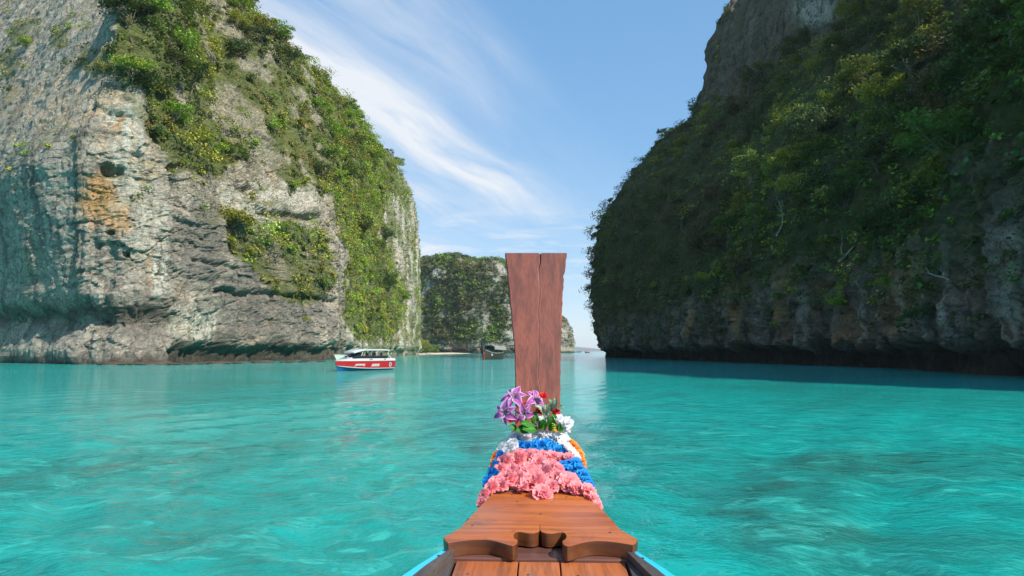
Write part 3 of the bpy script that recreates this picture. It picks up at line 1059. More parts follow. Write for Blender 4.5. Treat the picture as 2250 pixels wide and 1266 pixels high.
CROWNS = {'round': [crown_mesh(10 + i, 'round') for i in range(4)], 'flat': [crown_mesh(20 + i, 'flat') for i in range(3)],
          'tall': [crown_mesh(30 + i, 'tall') for i in range(2)], 'bush': [crown_mesh(40 + i, 'bush') for i in range(3)]}
BARES = [bare_mesh(50 + i) for i in range(4)]
for k in CROWNS.values():
    for c_, t_ in k:
        t_.materials.append(BARK)
for c_, t_ in BARES:
    c_.materials.append(PALEBARK)
    t_.materials.append(PALEBARK)
TR = random.Random(7)


def plant_tree(loc, size, kind, col, name='tree', label=None, group=None, tilt=(0, 0), cat='tree'):
    pro = TR.choice(BARES if kind == 'bare' else CROWNS[kind])
    e = empty(name, loc)
    e.rotation_euler = (tilt[0], tilt[1], TR.random() * 6.28)
    e.scale = (size, size, size * TR.uniform(.85, 1.15))
    for part, me in (('branches' if kind == 'bare' else 'crown', pro[0]), ('trunk' if kind != 'bush' else 'stem', pro[1])):
        o = link(part, me, None, e)
        if part == 'crown':
            c = GREENS[col] if isinstance(col, str) else col
            gn = 1.42 if loc[0] < 0 else 1.45
            o.color = (c[0] * gn * (1.05 if loc[0] < 0 else 1.12), c[1] * gn, c[2] * gn * .75, 1)
    tag(e, label, cat, group)
    return e


def sample_grid(P, N, wt, n, rng):
    """n random points on the grid surface, weighted by area * wt (per vertex)"""
    a = P[1:, :-1] - P[:-1, :-1]
    b_ = P[:-1, 1:] - P[:-1, :-1]
    area = np.linalg.norm(np.cross(a, b_), axis=-1)
    wc = area * wt[:-1, :-1]
    cdf = np.cumsum(wc.ravel())
    k = np.searchsorted(cdf, rng.random(n) * cdf[-1])
    iu, iv = np.unravel_index(np.clip(k, 0, wc.size - 1), wc.shape)
    fu, fv = rng.random(n)[:, None], rng.random(n)[:, None]
    p = P[iu, iv] * (1 - fu) * (1 - fv) + P[iu + 1, iv] * fu * (1 - fv) + P[iu, iv + 1] * (1 - fu) * fv + P[iu + 1, iv + 1] * fu * fv
    return p, N[iu, iv], iu, iv


def clump_mesh(name, pts, nrm, pal, rng, rad=(0.7, 1.5), per=22, leaf=0.42, lift=0.45):
    """ground cover: a clump of leaves at every point; pal: palette name per point"""
    n = len(pts)
    r_ = rad[0] + (rad[1] - rad[0]) * rng.random(n) ** 1.5
    cnt = np.maximum(6, (per * (0.7 + .6 * rng.random(n))).astype(int))
    idx = np.repeat(np.arange(n), cnt)
    m = len(idx)
    out = nrm.copy()
    out[:, 2] = np.abs(out[:, 2]) * .5 + 0.45
    out /= np.linalg.norm(out, axis=1, keepdims=True)
    q = unit_rand(rng, m) * (rng.random((m, 1)) ** 0.4) * r_[idx][:, None]
    q[:, 2] *= 0.6
    dot = (q * out[idx]).sum(1, keepdims=True)
    q = np.where(dot < -0.2 * r_[idx][:, None], q - 1.3 * dot * out[idx], q)
    c = pts[idx] + out[idx] * (r_[idx][:, None] * lift) + q
    V, Q = leaf_geo(rng, c, leaf * (0.65 + 0.7 * rng.random(m)), 0.5, axis=out[idx] * 0.5)
    base = np.array([GREENS[k] for k in pal])
    base = base * (1 + .22 * rng.normal(size=(n, 1)))
    col = base[idx] * (1 + .18 * rng.normal(size=(m, 1)))
    col = np.clip(np.repeat(col, 4, axis=0), .006, .5)
    return np_mesh(name, V, Q, smooth=False, cols={'tint': col})


rng = np.random.default_rng(21)
# ---- cover on the left cliff
front = dpL > 20
wt = np.where(front, moss, 0) * sstep(2.5, 6, zL)
strip = np.where(front & soft_poly(pxL, pyL, POLY_L_STRIP, 20, nzL), 1, 0)
bushm = np.where(front & soft_poly(pxL, pyL, POLY_L_BUSH, 14, nzL), 1, 0)
slopem = np.where(front & soft_poly(pxL, pyL, POLY_L_SLOPE, 24, nzL), 1, 0)
dens = np.where(moss > 0.7, 1.0, np.where(moss > .4, 0.6, moss * .15)) * front * sstep(3, 8, zL)
dens = np.where((pxL > -300) & (pxL < 960) & (pyL > -260), dens, dens * .15)
dens *= np.where(strip + bushm > 0, 1.5, 1)
# crumbled patches of bare rock inside the slope
gap = gapL
dens *= 1 - 0.25 * gap * (1 - strip)
p, n_, iu, iv = sample_grid(PL, NL, dens, 11500, rng)
px, py, dd = project(p)
zone = fbm(p / 13.0, 3, 305)
pal = []
for i in range(len(p)):
    u_ = rng.random()
    z_ = zone[i] + rng.normal() * .12
    if in_poly(np.array([px[i]]), np.array([py[i]]), POLY_L_STRIP)[0]:
        pal.append('bright' if z_ > 0.1 else ('grass' if z_ > -.15 else ('mid' if u_ < .7 else 'dark')))
    elif z_ > 0.25:
        pal.append('bright')
    elif z_ > 0.02:
        pal.append('grass')
    elif z_ > -0.2:
        pal.append('olive')
    elif z_ > -0.36:
        pal.append('mid')
    else:
        pal.append('dry' if u_ < .5 else 'dark')
cov_l = link('shrubbery', clump_mesh('shrubbery', p, n_, pal, rng, (0.6, 1.6), 28, 0.395), LEAF)
cov_l.color = (1.62, 1.40, 1.12, 1)
tag(cov_l, 'low green and olive scrub covering the slopes of the sunlit cliff', None, None, 'stuff')


def pal_zone(pts, sc, seed, rng, cuts):
    z_ = fbm(pts / sc, 3, seed) + rng.normal(size=len(pts)) * .14
    return [next(nm for lim, nm in cuts if z > lim) for z in z_]


densT = (slopem + strip * .8 + bushm) * front * sstep(8, 14, zL) * (pyL > -200) * (1 - .6 * gap)
p, n_, iu, iv = sample_grid(PL, NL, densT, 1250, rng)
cv = link('forest', clump_mesh('forest', p, n_, pal_zone(p, 13.0, 305, rng, ((.2, 'bright'), (0, 'grass'), (-.2, 'olive'), (-.4, 'mid'), (-9, 'dark'))), rng, (1.0, 3.4), 130, .42, .75), LEAF)
cv.color = (1.62, 1.40, 1.12, 1)
tag(cv, 'rounded tree crowns packed together on the sunlit slope', None, None, 'stuff')

# ---- cover on the right cliff
frontR = dpR > 15
forest = np.clip(mossR, 0, 1) * frontR
forest = np.where((pxR > 1200) & (pxR < 2700) & (pyR > -300), forest, forest * .12)
densR = np.where(mossR > .5, 1.0, mossR * .35) * frontR * np.where((pxR > 1200) & (pxR < 2700) & (pyR > -300), 1, .1)
densR = np.where(visR & (pxR > 1930 + nzR[0] * 60) & (zR > 3.2), np.maximum(densR, .8 - .3 * bareR), densR)
densR *= sstep(3, 7, zR)
foot = np.where(visR & (pxR > 1305) & (pxR < 1980) & (zR > 4.5) & (zR < 22), .95 * sstep(-.35, .05, nzR[1]), 0)
densR = np.maximum(densR, foot)
# nearer wall needs smaller, denser clumps
p, n_, iu, iv = sample_grid(PR, NR, densR * np.clip(150 / np.maximum(dpR, 30), .7, 2.2), 14000, rng)
px, py, dd = project(p)
zone = fbm(p / 16.0, 3, 405)
zone2 = fbm(p / 30.0, 2, 407)
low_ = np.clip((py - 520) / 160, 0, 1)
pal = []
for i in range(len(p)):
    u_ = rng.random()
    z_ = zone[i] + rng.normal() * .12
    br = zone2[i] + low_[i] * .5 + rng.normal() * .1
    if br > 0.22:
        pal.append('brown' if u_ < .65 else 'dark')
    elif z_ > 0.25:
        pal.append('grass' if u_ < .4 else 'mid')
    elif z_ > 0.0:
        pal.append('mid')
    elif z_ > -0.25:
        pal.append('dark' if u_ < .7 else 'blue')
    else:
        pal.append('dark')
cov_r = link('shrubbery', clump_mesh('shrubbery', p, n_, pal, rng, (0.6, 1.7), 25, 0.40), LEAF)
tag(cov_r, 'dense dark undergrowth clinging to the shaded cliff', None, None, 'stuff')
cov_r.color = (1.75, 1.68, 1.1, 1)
p, n_, iu, iv = sample_grid(PR, NR, np.where(mossR > .6, 1.0, 0) * frontR * (pxR > 1250) * (pxR < 2600) * (pyR > -200) * (pyR < 700), 850, rng)
pz = pal_zone(p, 16.0, 405, rng, ((.22, 'grass'), (-.02, 'mid'), (-9, 'dark')))
px, py, dd = project(p)
pz = ['brown' if (zz + np.clip((y_ - 480) / 160, 0, 1) * .5 > .25 and rng.random() < .6) else c_ for zz, y_, c_ in zip(fbm(p / 30.0, 2, 407), py, pz)]
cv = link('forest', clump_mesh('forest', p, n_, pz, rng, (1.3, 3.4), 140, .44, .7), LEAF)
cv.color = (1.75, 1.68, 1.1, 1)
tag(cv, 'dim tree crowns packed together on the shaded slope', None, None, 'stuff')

# ---- island and headland cover
wI = np.clip(mossI * 1.2, 0, 1) * (PI_[..., 1] < 690)
p, n_, iu, iv = sample_grid(PI_, NI, wI, 5200, rng)
zone = fbm(p / 22.0, 3, 505)
pal = [('bright' if z > .3 else 'mid' if z > 0.05 else 'dark' if z > -.2 else 'olive') for z in zone + rng.normal(size=len(p)) * .15]
cov_i = link('forest', clump_mesh('forest', p, n_, pal, rng, (1.4, 3.4), 17, 1.35), LEAF)
tag(cov_i, 'mixed green forest covering the rock island', None, None, 'stuff')
cov_i.color = (1, 1, 1, 1)
wH = np.clip(nzH * 1.2 + sstep(30, 46, zH) * .9 - .1, 0, 1)
p, n_, iu, iv = sample_grid(PH, NH, wH, 700, rng)
cov_h = link('forest', clump_mesh('forest', p, n_, ['olive' if rng.random() < .6 else 'grass' for _ in range(len(p))], rng, (1.2, 2.6), 12, 1.4), LEAF)
tag(cov_h, 'scrub on the top of the pale headland', None, None, 'stuff')
cov_h.color = (1, 1, 1, 1)


# ---- single trees
def spaced(p, iu, n, dmin, extra=None):
    keep = []
    for i in range(len(p)):
        ok = True
        for j in keep:
            if abs(p[i][0] - p[j][0]) < dmin and np.linalg.norm(p[i] - p[j]) < dmin:
                ok = False
                break
        if ok:
            keep.append(i)
            if len(keep) >= n:
                break
    return keep


def surf_at(PX, PY, DP, P, N, px, py, dmax=1e9):
    """point of a cliff seen at photo pixel (px, py)"""
    m = (PX - px) ** 2 + (PY - py) ** 2 + np.where((DP > 15) & (DP < dmax), 0, 1e9)
    near_ = m < max(m.min() * 1.0 + 60, 60)
    k = np.argmin(np.where(near_, DP, 1e9))
    return Vector(P.reshape(-1, 3)[k]), Vector(N.reshape(-1, 3)[k])


CW = {'bright': 'bright green', 'grass': 'yellow-green', 'mid': 'mid-green', 'dark': 'dark green', 'brown': 'brownish'}
KW = {'round': 'round tree', 'flat': 'flat-topped tree', 'tall': 'tall tree', 'bush': 'bushy tree'}


def wording(s, col, kind, zn):
    return ('large ' if s > 4.2 else 'small ' if s < 3.2 else '') + CW[col] + ' ' + KW[kind] + ' ' + zn


def lean(nv, a=0.30):
    """rotation (x, y) tilting a tree away from the rock"""
    return (-nv[1] * a, nv[0] * a)


slope_w = (slopem * 1.0 + strip * .5 + bushm * 1.0) * sstep(10, 16, zL) * (pyL > -120) * (1 - .7 * gap)
p, n_, iu, iv = sample_grid(PL, NL, slope_w * 1.0, 1500, rng)
px, py, dd = project(p)
keep = spaced(p, iu, 175, 3.9)
for i in keep:
    z_ = fbm(p[i][None] / 13.0, 3, 305)[0] + rng.normal() * .15
    col = 'bright' if z_ > .18 else 'grass' if z_ > 0 else 'mid' if z_ > -.2 else 'dark'
    if px[i] > 745:
        zn = 'high in the green strip at the far cliff end' if py[i] < 470 else 'low in the green strip at the far cliff end'
    elif py[i] > 440:
        zn = 'on the half-shaded ledge above the speedboat'
    elif py[i] < 130:
        zn = 'high on the sunlit slope, above the slope middle'
    elif px[i] < 480:
        zn = 'on the sunlit slope near the ochre-stained rock'
    else:
        zn = 'on the sunlit slope near the lime green shrub'
    kind = TR.choice(['round', 'flat', 'flat', 'bush']) if px[i] < 745 else TR.choice(['bush', 'round'])
    s = TR.uniform(2.6, 4.8) * (1.0 if px[i] < 745 else 1.05)
    if kind == 'bush':
        s *= .9
    nn = n_[i]
    plant_tree(Vector(p[i]) - Vector(nn) * .2, s, kind, col, 'tree', wording(s, col, kind, zn), 'trees ' + zn, lean(nn))

for (qx, qy, sz, kind, col, lab) in (
        (52, 92, 2.2, 'bush', 'bright', 'bright green bush growing out of bare grey rock, top left of the sunlit cliff'),
        (128, 98, 0.9, 'bush', 'olive', 'small olive shrub just right of the bright green bush on bare grey rock'),
        (222, 150, 1.9, 'bush', 'olive', 'olive shrub on bare rock left of the big green slope'),
        (155, 300, 1.0, 'bush', 'dark', 'small dark shrub in a hollow of the bare grey rock wall'),
        (620, 262, 1.5, 'bush', 'lime', 'glowing lime green shrub at the right edge of the sunlit tree slope'),
        (385, 265, 3.4, 'flat', 'bright', 'flat-topped bright green tree at the foot of the slope above the ochre stains'),
        (405, 135, 3.6, 'round', 'bright', 'large round pale green tree in the middle of the upper slope'),
        (295, 175, 3.2, 'flat', 'bright', 'spreading green tree at the left edge of the sunlit slope'),
        (540, 130, 3.3, 'round', 'dark', 'dark round-crowned tree high on the sunlit slope near the skyline'),
        (520, 480, 2.4, 'bush', 'mid', 'dark shrub at the top left of the half-shaded ledge trees'),
        (675, 690, 1.0, 'bush', 'lime', 'tiny bright green shrub low on the shaded rock above the speedboat'),
        (500, 880 - 110, .01, 'bush', 'mid', None)):
    if lab is None:
        continue
    v, nn = surf_at(pxL, pyL, dpL, PL, NL, qx, qy + (8 if qy < 700 else 0))
    plant_tree(v - nn * .15, sz, kind, col, 'tree' if kind != 'bush' else 'shrub', lab, None, lean(nn), 'tree' if kind != 'bush' else 'shrub')
for (qx, qy, sz, lab) in ((500, 215, 3.0, 'leafless grey branches among green trees in the middle of the sunlit slope'), (565, 300, 2.6, 'bare pale branches just below the lime green shrub')):
    v, nn = surf_at(pxL, pyL, dpL, PL, NL, qx, qy)
    plant_tree(v, sz, 'bare', 'dry', 'bare_tree', lab, None, lean(nn))

wR = np.where(visR & (mossR > .6), 1.0, 0) * sstep(7, 12, zR) * ((pxR > 1290) & (pxR < 2330) & (pyR > -90) & (pyR < 720)) * (1 - .75 * bareR)
p, n_, iu, iv = sample_grid(PR, NR, wR * np.clip(110 / np.maximum(dpR, 30), .6, 2.0), 2600, rng)
px, py, dd = project(p)
keep = spaced(p, iu, 190, 4.6)
for i in keep:
    z_ = fbm(p[i][None] / 16.0, 3, 405)[0] + rng.normal() * .15
    br = fbm(p[i][None] / 30.0, 2, 407)[0] + np.clip((py[i] - 480) / 160, 0, 1) * .5
    col = 'brown' if br > .25 and rng.random() < .6 else 'grass' if z_ > .22 else 'mid' if z_ > -.05 else 'dark'
    if py[i] > 520:
        zn = 'low on the shaded cliff above its bare foot'
    elif px[i] < 1600:
        zn = 'on the left shoulder of the shaded cliff'
    elif py[i] < 190 and px[i] < 2050:
        zn = 'high on the shaded slope beside the pale rock scar'
    elif px[i] < 1790:
        zn = 'on the shaded slope left of the dark domed tree'
    elif px[i] < 2050:
        zn = 'on the shaded slope right of the dark domed tree'
    else:
        zn = 'on the steep shaded wall at the right edge'
    kind = TR.choice(['round', 'round', 'flat', 'tall', 'bush'])
    s = TR.uniform(2.4, 4.5)
    if px[i] < 1430:
        kind, s = 'bush', TR.uniform(1.3, 2.0)
    elif px[i] < 1640 and py[i] < 420:
        kind, s = TR.choice(['bush', 'round']), TR.uniform(1.5, 2.5)
    nn = n_[i]
    plant_tree(Vector(p[i]) - Vector(nn) * .2, s, kind, col, 'tree', wording(s, col, kind, zn), 'trees ' + zn, lean(nn))

for (qx, qy, sz, kind, col, lab) in (
        (1785, 330, 4.3, 'tall', 'blue', 'dark domed tree with slender trunk in the middle of the shaded slope'),
        (1845, 660, 1.9, 'bush', 'bright', 'brightest green shrub low on the shaded cliff'),
        (1950, 625, 1.4, 'bush', 'bright', 'small bright green shrub right of the brightest one low on the shaded cliff'),
        (2020, 690, 1.8, 'bush', 'blue', 'dark bluish shrub on the rock near the right end of the shaded cliff foot'),
        (1830, 110, 2.2, 'flat', 'grass', 'yellow-green tree below the pale rock scar near the top of the shaded cliff'),
        (1445, 300, 1.9, 'tall', 'dark', 'small pointed tree standing out on the skyline of the shaded cliff'),
        (1410, 742, .8, 'bush', 'lime', 'tiny green shrub at the very foot of the shaded cliff')):
    v, nn = surf_at(pxR, pyR, dpR, PR, NR, qx, qy + 10)
    plant_tree(v - nn * .1, sz, kind, col, 'tree' if kind != 'bush' else 'shrub', lab, None, lean(nn), 'tree' if kind != 'bush' else 'shrub')
for (qx, qy, sz, lab) in (
        (1312, 560, 2.2, 'leafless tree reaching out over the channel from the left edge of the shaded cliff'),
        (1316, 500, 1.5, 'leafless twigs against the small white cloud at the left edge of the shaded cliff'),
        (1640, 560, 4.2, 'pale leafless tree with long bent branches low on the shaded cliff'),
        (1710, 500, 4.0, 'pale bare tree in the middle of the brown patch of the shaded cliff'),
        (1850, 560, 4.5, 'wide bare tree with pale limbs above the brightest shrub of the shaded cliff'),
        (1990, 210, 3.6, 'grey bare tree high on the right of the shaded slope'),
        (1800, 400, 3.6, 'thin pale bare trunk under the dark domed tree'),
        (1560, 640, 3.2, 'grey bare tree above the water cave on the shaded cliff'),
        (1400, 640, 3.0, 'grey bare tree near the left end of the shaded cliff foot'),
        (2080, 600, 2.6, 'bent bare branch on the steep wall near the right edge of the shaded cliff')):
    v, nn = surf_at(pxR, pyR, dpR, PR, NR, qx, qy)
    plant_tree(v - nn * .1, sz, 'bare', 'dry', 'bare_tree', lab, None, lean(nn, .55))

# ---- beach, with the shrub at its left end
SAND, nt, b = new_mat('beach_sand')
co = nt.coord()
nt.put(b.inputs['Base Color'], nt.mix(nt.noise(co, .4, 4), (0.46, 0.39, 0.27), (0.54, 0.48, 0.36)))
b.inputs['Roughness'].default_value = .95
xs = np.linspace(0, 1, 90)
vs = np.linspace(0, 1, 14)
B0 = np.array([[-66, 408], [-52, 424], [-46, 470], [-40, 530], [-36, 575], [-34, 612]], dtype=float)
kn = np.linspace(0, 1, len(B0))
edge_ = hermite(B0, kn, xs)
edge_[:, 1] += fbm(np.stack([xs * 9, xs * 0, xs * 0], -1), 3, 71) * 4
wd = 14 + 16 * xs
G = np.zeros((90, 14, 3))
G[..., 0] = edge_[:, None, 0] - vs[None, :] * wd[:, None] * .8
G[..., 1] = edge_[:, None, 1] + vs[None, :] * wd[:, None] * .75
G[..., 2] = -0.5 + 1.35 * np.sqrt(vs)[None, :] + .12 * fbm(np.stack([G[..., 0] / 5, G[..., 1] / 5, G[..., 0] * 0], -1), 3, 73)
me = np_mesh('beach', G, quads(90, 14), smooth=True)
tag(link('beach', me, SAND), 'narrow strip of pale sand at the foot of the island', None, None, 'structure')
for (qx, Y, sz, kind, col, lab) in ((938, 436, 6.4, 'bush', 'bright', 'largest bright green shrub at the left end of the sand strip'), (917, 428, 3.6, 'bush', 'grass', 'small yellow-green shrub against the cliff corner beside the sand strip'),
                                    (927, 447, 6.0, 'round', 'grass', 'yellowish tree behind the shrubs at the left end of the sand strip')):
    q = at(qx, 770, Y)
    plant_tree((q.x, q.y, 1.0), sz, kind, col, 'shrub' if kind == 'bush' else 'tree', lab, None, (0, 0), 'shrub' if kind == 'bush' else 'tree')

# ---- boulders and a low rock shelf along the foot of the left cliff
BR = random.Random(3)


def boulder(seed, s):
    bm = bmesh.new()
    bmesh.ops.create_icosphere(bm, subdivisions=3, radius=1)
    pts = np.array([v.co[:] for v in bm.verts])
    f = fbm(pts * 1.3 + seed * 7.7, 3, seed)
    f1, f2, idn = worley(pts * 1.4 + seed, seed)
    for v, k, q in zip(bm.verts, f, idn):
        v.co *= (1 + .35 * k + .25 * (q - .5))
        v.co.z *= .55
    me = bpy.data.meshes.new('boulder')
    bm.to_mesh(me)
    bm.free()
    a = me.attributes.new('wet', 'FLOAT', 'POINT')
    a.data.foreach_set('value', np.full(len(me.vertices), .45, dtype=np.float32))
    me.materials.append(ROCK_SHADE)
    return me


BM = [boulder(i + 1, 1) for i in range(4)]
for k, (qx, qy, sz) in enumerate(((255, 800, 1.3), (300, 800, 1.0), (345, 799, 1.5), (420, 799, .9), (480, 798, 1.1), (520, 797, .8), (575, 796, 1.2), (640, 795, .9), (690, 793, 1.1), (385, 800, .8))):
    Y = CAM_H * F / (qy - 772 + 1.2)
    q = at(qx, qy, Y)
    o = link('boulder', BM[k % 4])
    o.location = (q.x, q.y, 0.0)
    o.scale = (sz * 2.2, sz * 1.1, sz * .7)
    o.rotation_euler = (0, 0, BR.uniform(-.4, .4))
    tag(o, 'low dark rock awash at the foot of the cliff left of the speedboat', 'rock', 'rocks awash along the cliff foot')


# ------------------------------------------------------------------ the longtail boat the picture is taken from
YAW = math.atan(60 / F)
cy_, sy_ = math.cos(YAW), math.sin(YAW)


def loc(p):
    """world -> boat coordinates (X across, Y forward, Z up)"""
    return Vector((p[0] * cy_ - p[1] * sy_, p[0] * sy_ + p[1] * cy_, p[2]))


def wood(name, c1, c2, c3, axis='Y', rough=0.35, coat=0.3, scale=1.0, wear=None):
    m, nt, b = new_mat(name)
    co = nt.coord()
    lo, hi = 0.7 * scale, 16 * scale
    lo = lo if axis != 'Z' else lo * .35
    sc = {'X': (lo, hi, hi), 'Y': (hi, lo, hi), 'Z': (hi, hi, lo)}[axis]
    wv = nt.addv(nt.noise(co, 2.2, 3, 0.5, color=True), (0.5, 0.5, 0.5), 'SUBTRACT')
    cw = nt.addv(co, nt.scale(wv, 0.05))
    g = nt.noise(nt.mapping(cw, scale=sc), 1.4, 5, 0.6, 0.0)
    g2 = nt.noise(nt.mapping(cw, scale=tuple(v * 3.4 for v in sc)), 2.2, 4, 0.6)
    big = nt.noise(nt.mapping(cw, scale=tuple(v * .28 for v in sc)), 1.3, 3, 0.5)
    c = nt.mix(nt.ramp(big, [(0.3, 0), (0.7, 1)]), c1, c2)
    c = nt.mix(nt.ramp(g, [(0.46, 0), (0.68, 0.8)]), c, c3)
    c = nt.mix(nt.ramp(g2, [(0.50, 0), (0.72, 0.55)]), c, c3)
    if wear:
        wn = nt.noise(co, 7.0, 6, 0.7, 0.6)
        c = nt.mix(nt.ramp(wn, [(0.56, 0), (0.70, 0.75)]), c, wear)
    nt.put(b.inputs['Base Color'], c)
    b.inputs['Roughness'].default_value = rough
    nt.put(b.inputs['Roughness'], nt.math('ADD', nt.math('MULTIPLY', nt.noise(co, 9, 4), 0.25), rough - .12))
    b.inputs['Coat Weight'].default_value = coat
    b.inputs['Coat Roughness'].default_value = 0.22
    nt.put(b.inputs['Normal'], nt.bump(nt.math('ADD', g, nt.math('MULTIPLY', g2, .6)), 0.35, 0.004))
    return m


def paint(name, c, rough=0.4, coat=0.0, var=0.12, chip=None, chips=0.64):
    m, nt, b = new_mat(name)
    co = nt.coord()
    n = nt.noise(co, 3.0, 5, 0.6)
    col = nt.mix(nt.math('MULTIPLY', n, var * 2), c, tuple(v * 0.55 for v in c))
    if chip:
        k = nt.ramp(nt.noise(co, 26, 5, 0.7), [(chips, 0), (chips + .03, 1)])
        col = nt.mix(k, col, chip)
    nt.put(b.inputs['Base Color'], col)
    b.inputs['Roughness'].default_value = rough
    b.inputs['Coat Weight'].default_value = coat
    nt.put(b.inputs['Normal'], nt.bump(nt.noise(co, 40, 4, .6), 0.15, 0.003))
    return m


W_BOARD = wood('varnished_board_wood', (0.40, 0.108, 0.020), (0.48, 0.150, 0.028), (0.19, 0.042, 0.010), 'X', 0.40, 0.18, 1.0, (0.13, 0.045, 0.02))
W_PLANK = wood('deck_plank_wood', (0.37, 0.100, 0.028), (0.44, 0.140, 0.042), (0.15, 0.040, 0.014), 'Y', 0.45, 0.12, 1.0, (0.20, 0.12, 0.07))
W_POST = wood('prow_post_wood', (0.255, 0.070, 0.043), (0.180, 0.053, 0.038), (0.070, 0.021, 0.018), 'Z', 0.55, 0.05, 1.0)
W_BEAM = wood('dark_beam_wood', (0.150, 0.062, 0.045), (0.105, 0.045, 0.036), (0.055, 0.022, 0.018), 'X', 0.5, 0.1)
W_EDGE = wood('board_edge_wood', (0.13, 0.042, 0.012), (0.09, 0.030, 0.010), (0.05, 0.016, 0.007), 'X', 0.35, 0.25)
W_RAIL = wood('grey_rail_wood', (0.085, 0.070, 0.064), (0.058, 0.050, 0.048), (0.028, 0.024, 0.023), 'Y', 0.6, 0.0, 1.0, (0.16, 0.13, 0.11))
CYAN = paint('cyan_gunwale_paint', (0.025, 0.50, 0.72), 0.4, 0.1, .1, (0.10, 0.09, 0.08), .66)
HULLP = wood('hull_wood', (0.22, 0.09, 0.04), (0.16, 0.06, 0.03), (0.08, 0.03, 0.015), 'Y', 0.45, 0.2)
IRON = paint('dark_iron', (0.030, 0.027, 0.025), 0.5)

boat = empty('longtail_boat', (0, 0, 0), -YAW)
tag(boat, 'varnished wooden longtail boat prow with a tall post, seen from on board', 'boat')

# hull: stem to stern
HY = [3.62, 3.45, 3.2, 2.9, 2.5, 2.14, 1.92, 1.4, 0.5, -1.0, -3.0, -5.0, -6.2]
HW = [0.055, 0.09, 0.125, 0.165, 0.225, 0.283, 0.352, 0.52, 0.68, 0.80, 0.80, 0.66, 0.52]
HZ = [1.62, 1.58, 1.52, 1.44, 1.385, 1.362, 1.352, 1.30, 1.20, 1.05, 0.92, 0.92, 0.98]
HK = [1.00, 0.45, 0.10, -0.10, -0.22, -0.28, -0.30, -0.33, -0.36, -0.38, -0.36, -0.30, -0.2]
rows = []
for y, w_, z, k in zip(HY, HW, HZ, HK):
    r_ = []
    for t in np.linspace(-1, 1, 17):
        a = abs(t)
        r_.append((math.copysign(w_ * (a ** 0.62), t), y + .10 * (1 - a), k + (z - k) * a ** 1.9))
    rows.append(r_)
mb = MB().grid(rows)
hull = mb.build('hull', HULLP, boat, smooth=True)
sol = None
mb = MB()
mb.add([rows[-1][i] for i in range(17)], [tuple(range(17))])
mb.build('transom', HULLP, boat)

# covering board with the carved bracket edge
half = [(1186.3, 337), (1187, 383), (1202, 397), (1240, 409), (1275, 411), (1300, 409), (1335, 405), (1362, 405), (1382, 413), (1394, 428), (1397, 446), (1388, 462), (1366, 474), (1364, 487), (1372, 503),
        (1386, 514), (1404, 519), (1430, 518), (1470, 509), (1530, 495), (1580, 488), (1640, 487), (1720, 494), (1780, 503), (1840, 514), (1895, 526), (1925, 533), (1945, 522), (1966, 492)]
BZ, BS, BY = 1.415, 0.045, 2.15
out = []
for cx, cy in half:
    cy = cy - 33 * (cx - 1185) / 777
    q = loc(on_plane(860 + cx / 3.629, 1060 + cy / 3.629, BZ, BS, BY))
    out.append((q.x, q.y))
ax0 = loc(on_plane(1186.4, 1152, BZ, BS, BY)).x
out = [(max(x - ax0, 0.0006), y) for x, y in out]
prof = out + [(0.262, 2.26), (0.228, 2.47), (0.183, 2.72), (0.150, 2.95), (0.115, 3.2)]
ring = [(x, y) for x, y in prof] + [(-x, y) for x, y in reversed(prof)]


def bz(y):
    return BZ + BS * (y - BY) + (0.16 * (y - 2.72) if y > 2.72 else 0)


bm = bmesh.new()
top = [bm.verts.new((x, y, bz(y))) for x, y in ring]
bot = [bm.verts.new((x * .992, y + .002, bz(y) - 0.044)) for x, y in ring]
bm.faces.new(top)
bm.faces.new(list(reversed(bot)))
n = len(ring)
for i in range(n):
    f_ = bm.faces.new((top[i], bot[i], bot[(i + 1) % n], top[(i + 1) % n]))
    f_.material_index = 1
bmesh.ops.recalc_face_normals(bm, faces=bm.faces)
es = [e for e in bm.edges if e.verts[0] in top and e.verts[1] in top and len(e.link_faces) == 2] if False else [e for e in bm.edges if {f.material_index for f in e.link_faces} == {0, 1} and e.verts[0].co.z > bz(e.verts[0].co.y) - .01]
bmesh.ops.bevel(bm, geom=es, offset=0.0035, segments=2, affect='EDGES', profile=0.6, clamp_overlap=True)
bmesh.ops.triangulate(bm, faces=[f for f in bm.faces if len(f.verts) > 4])
me = bpy.data.meshes.new('bow_board')
bm.to_mesh(me)
bm.free()
me.materials.append(W_BOARD)
me.materials.append(W_EDGE)
board = link('bow_board', me, None, boat)
me.polygons.foreach_set('use_smooth', np.full(len(me.polygons), True))
me.set_sharp_from_angle(angle=R(40))
board.location = (ax0, 0, 0)
for cx, cy in ((963, 100), (1395, 118), (1190, 252), (645, 342), (1742, 402), (1003, 154)):
    q = loc(on_plane(860 + cx / 3.629, 1060 + cy / 3.629, BZ, BS, BY))
    mb = MB().lathe([(0, .0012), (.0042, .0012), (.005, 0), (.005, -.006)], 10, (q.x - ax0, q.y, bz(q.y)))
    mb.build('nail', IRON, board)

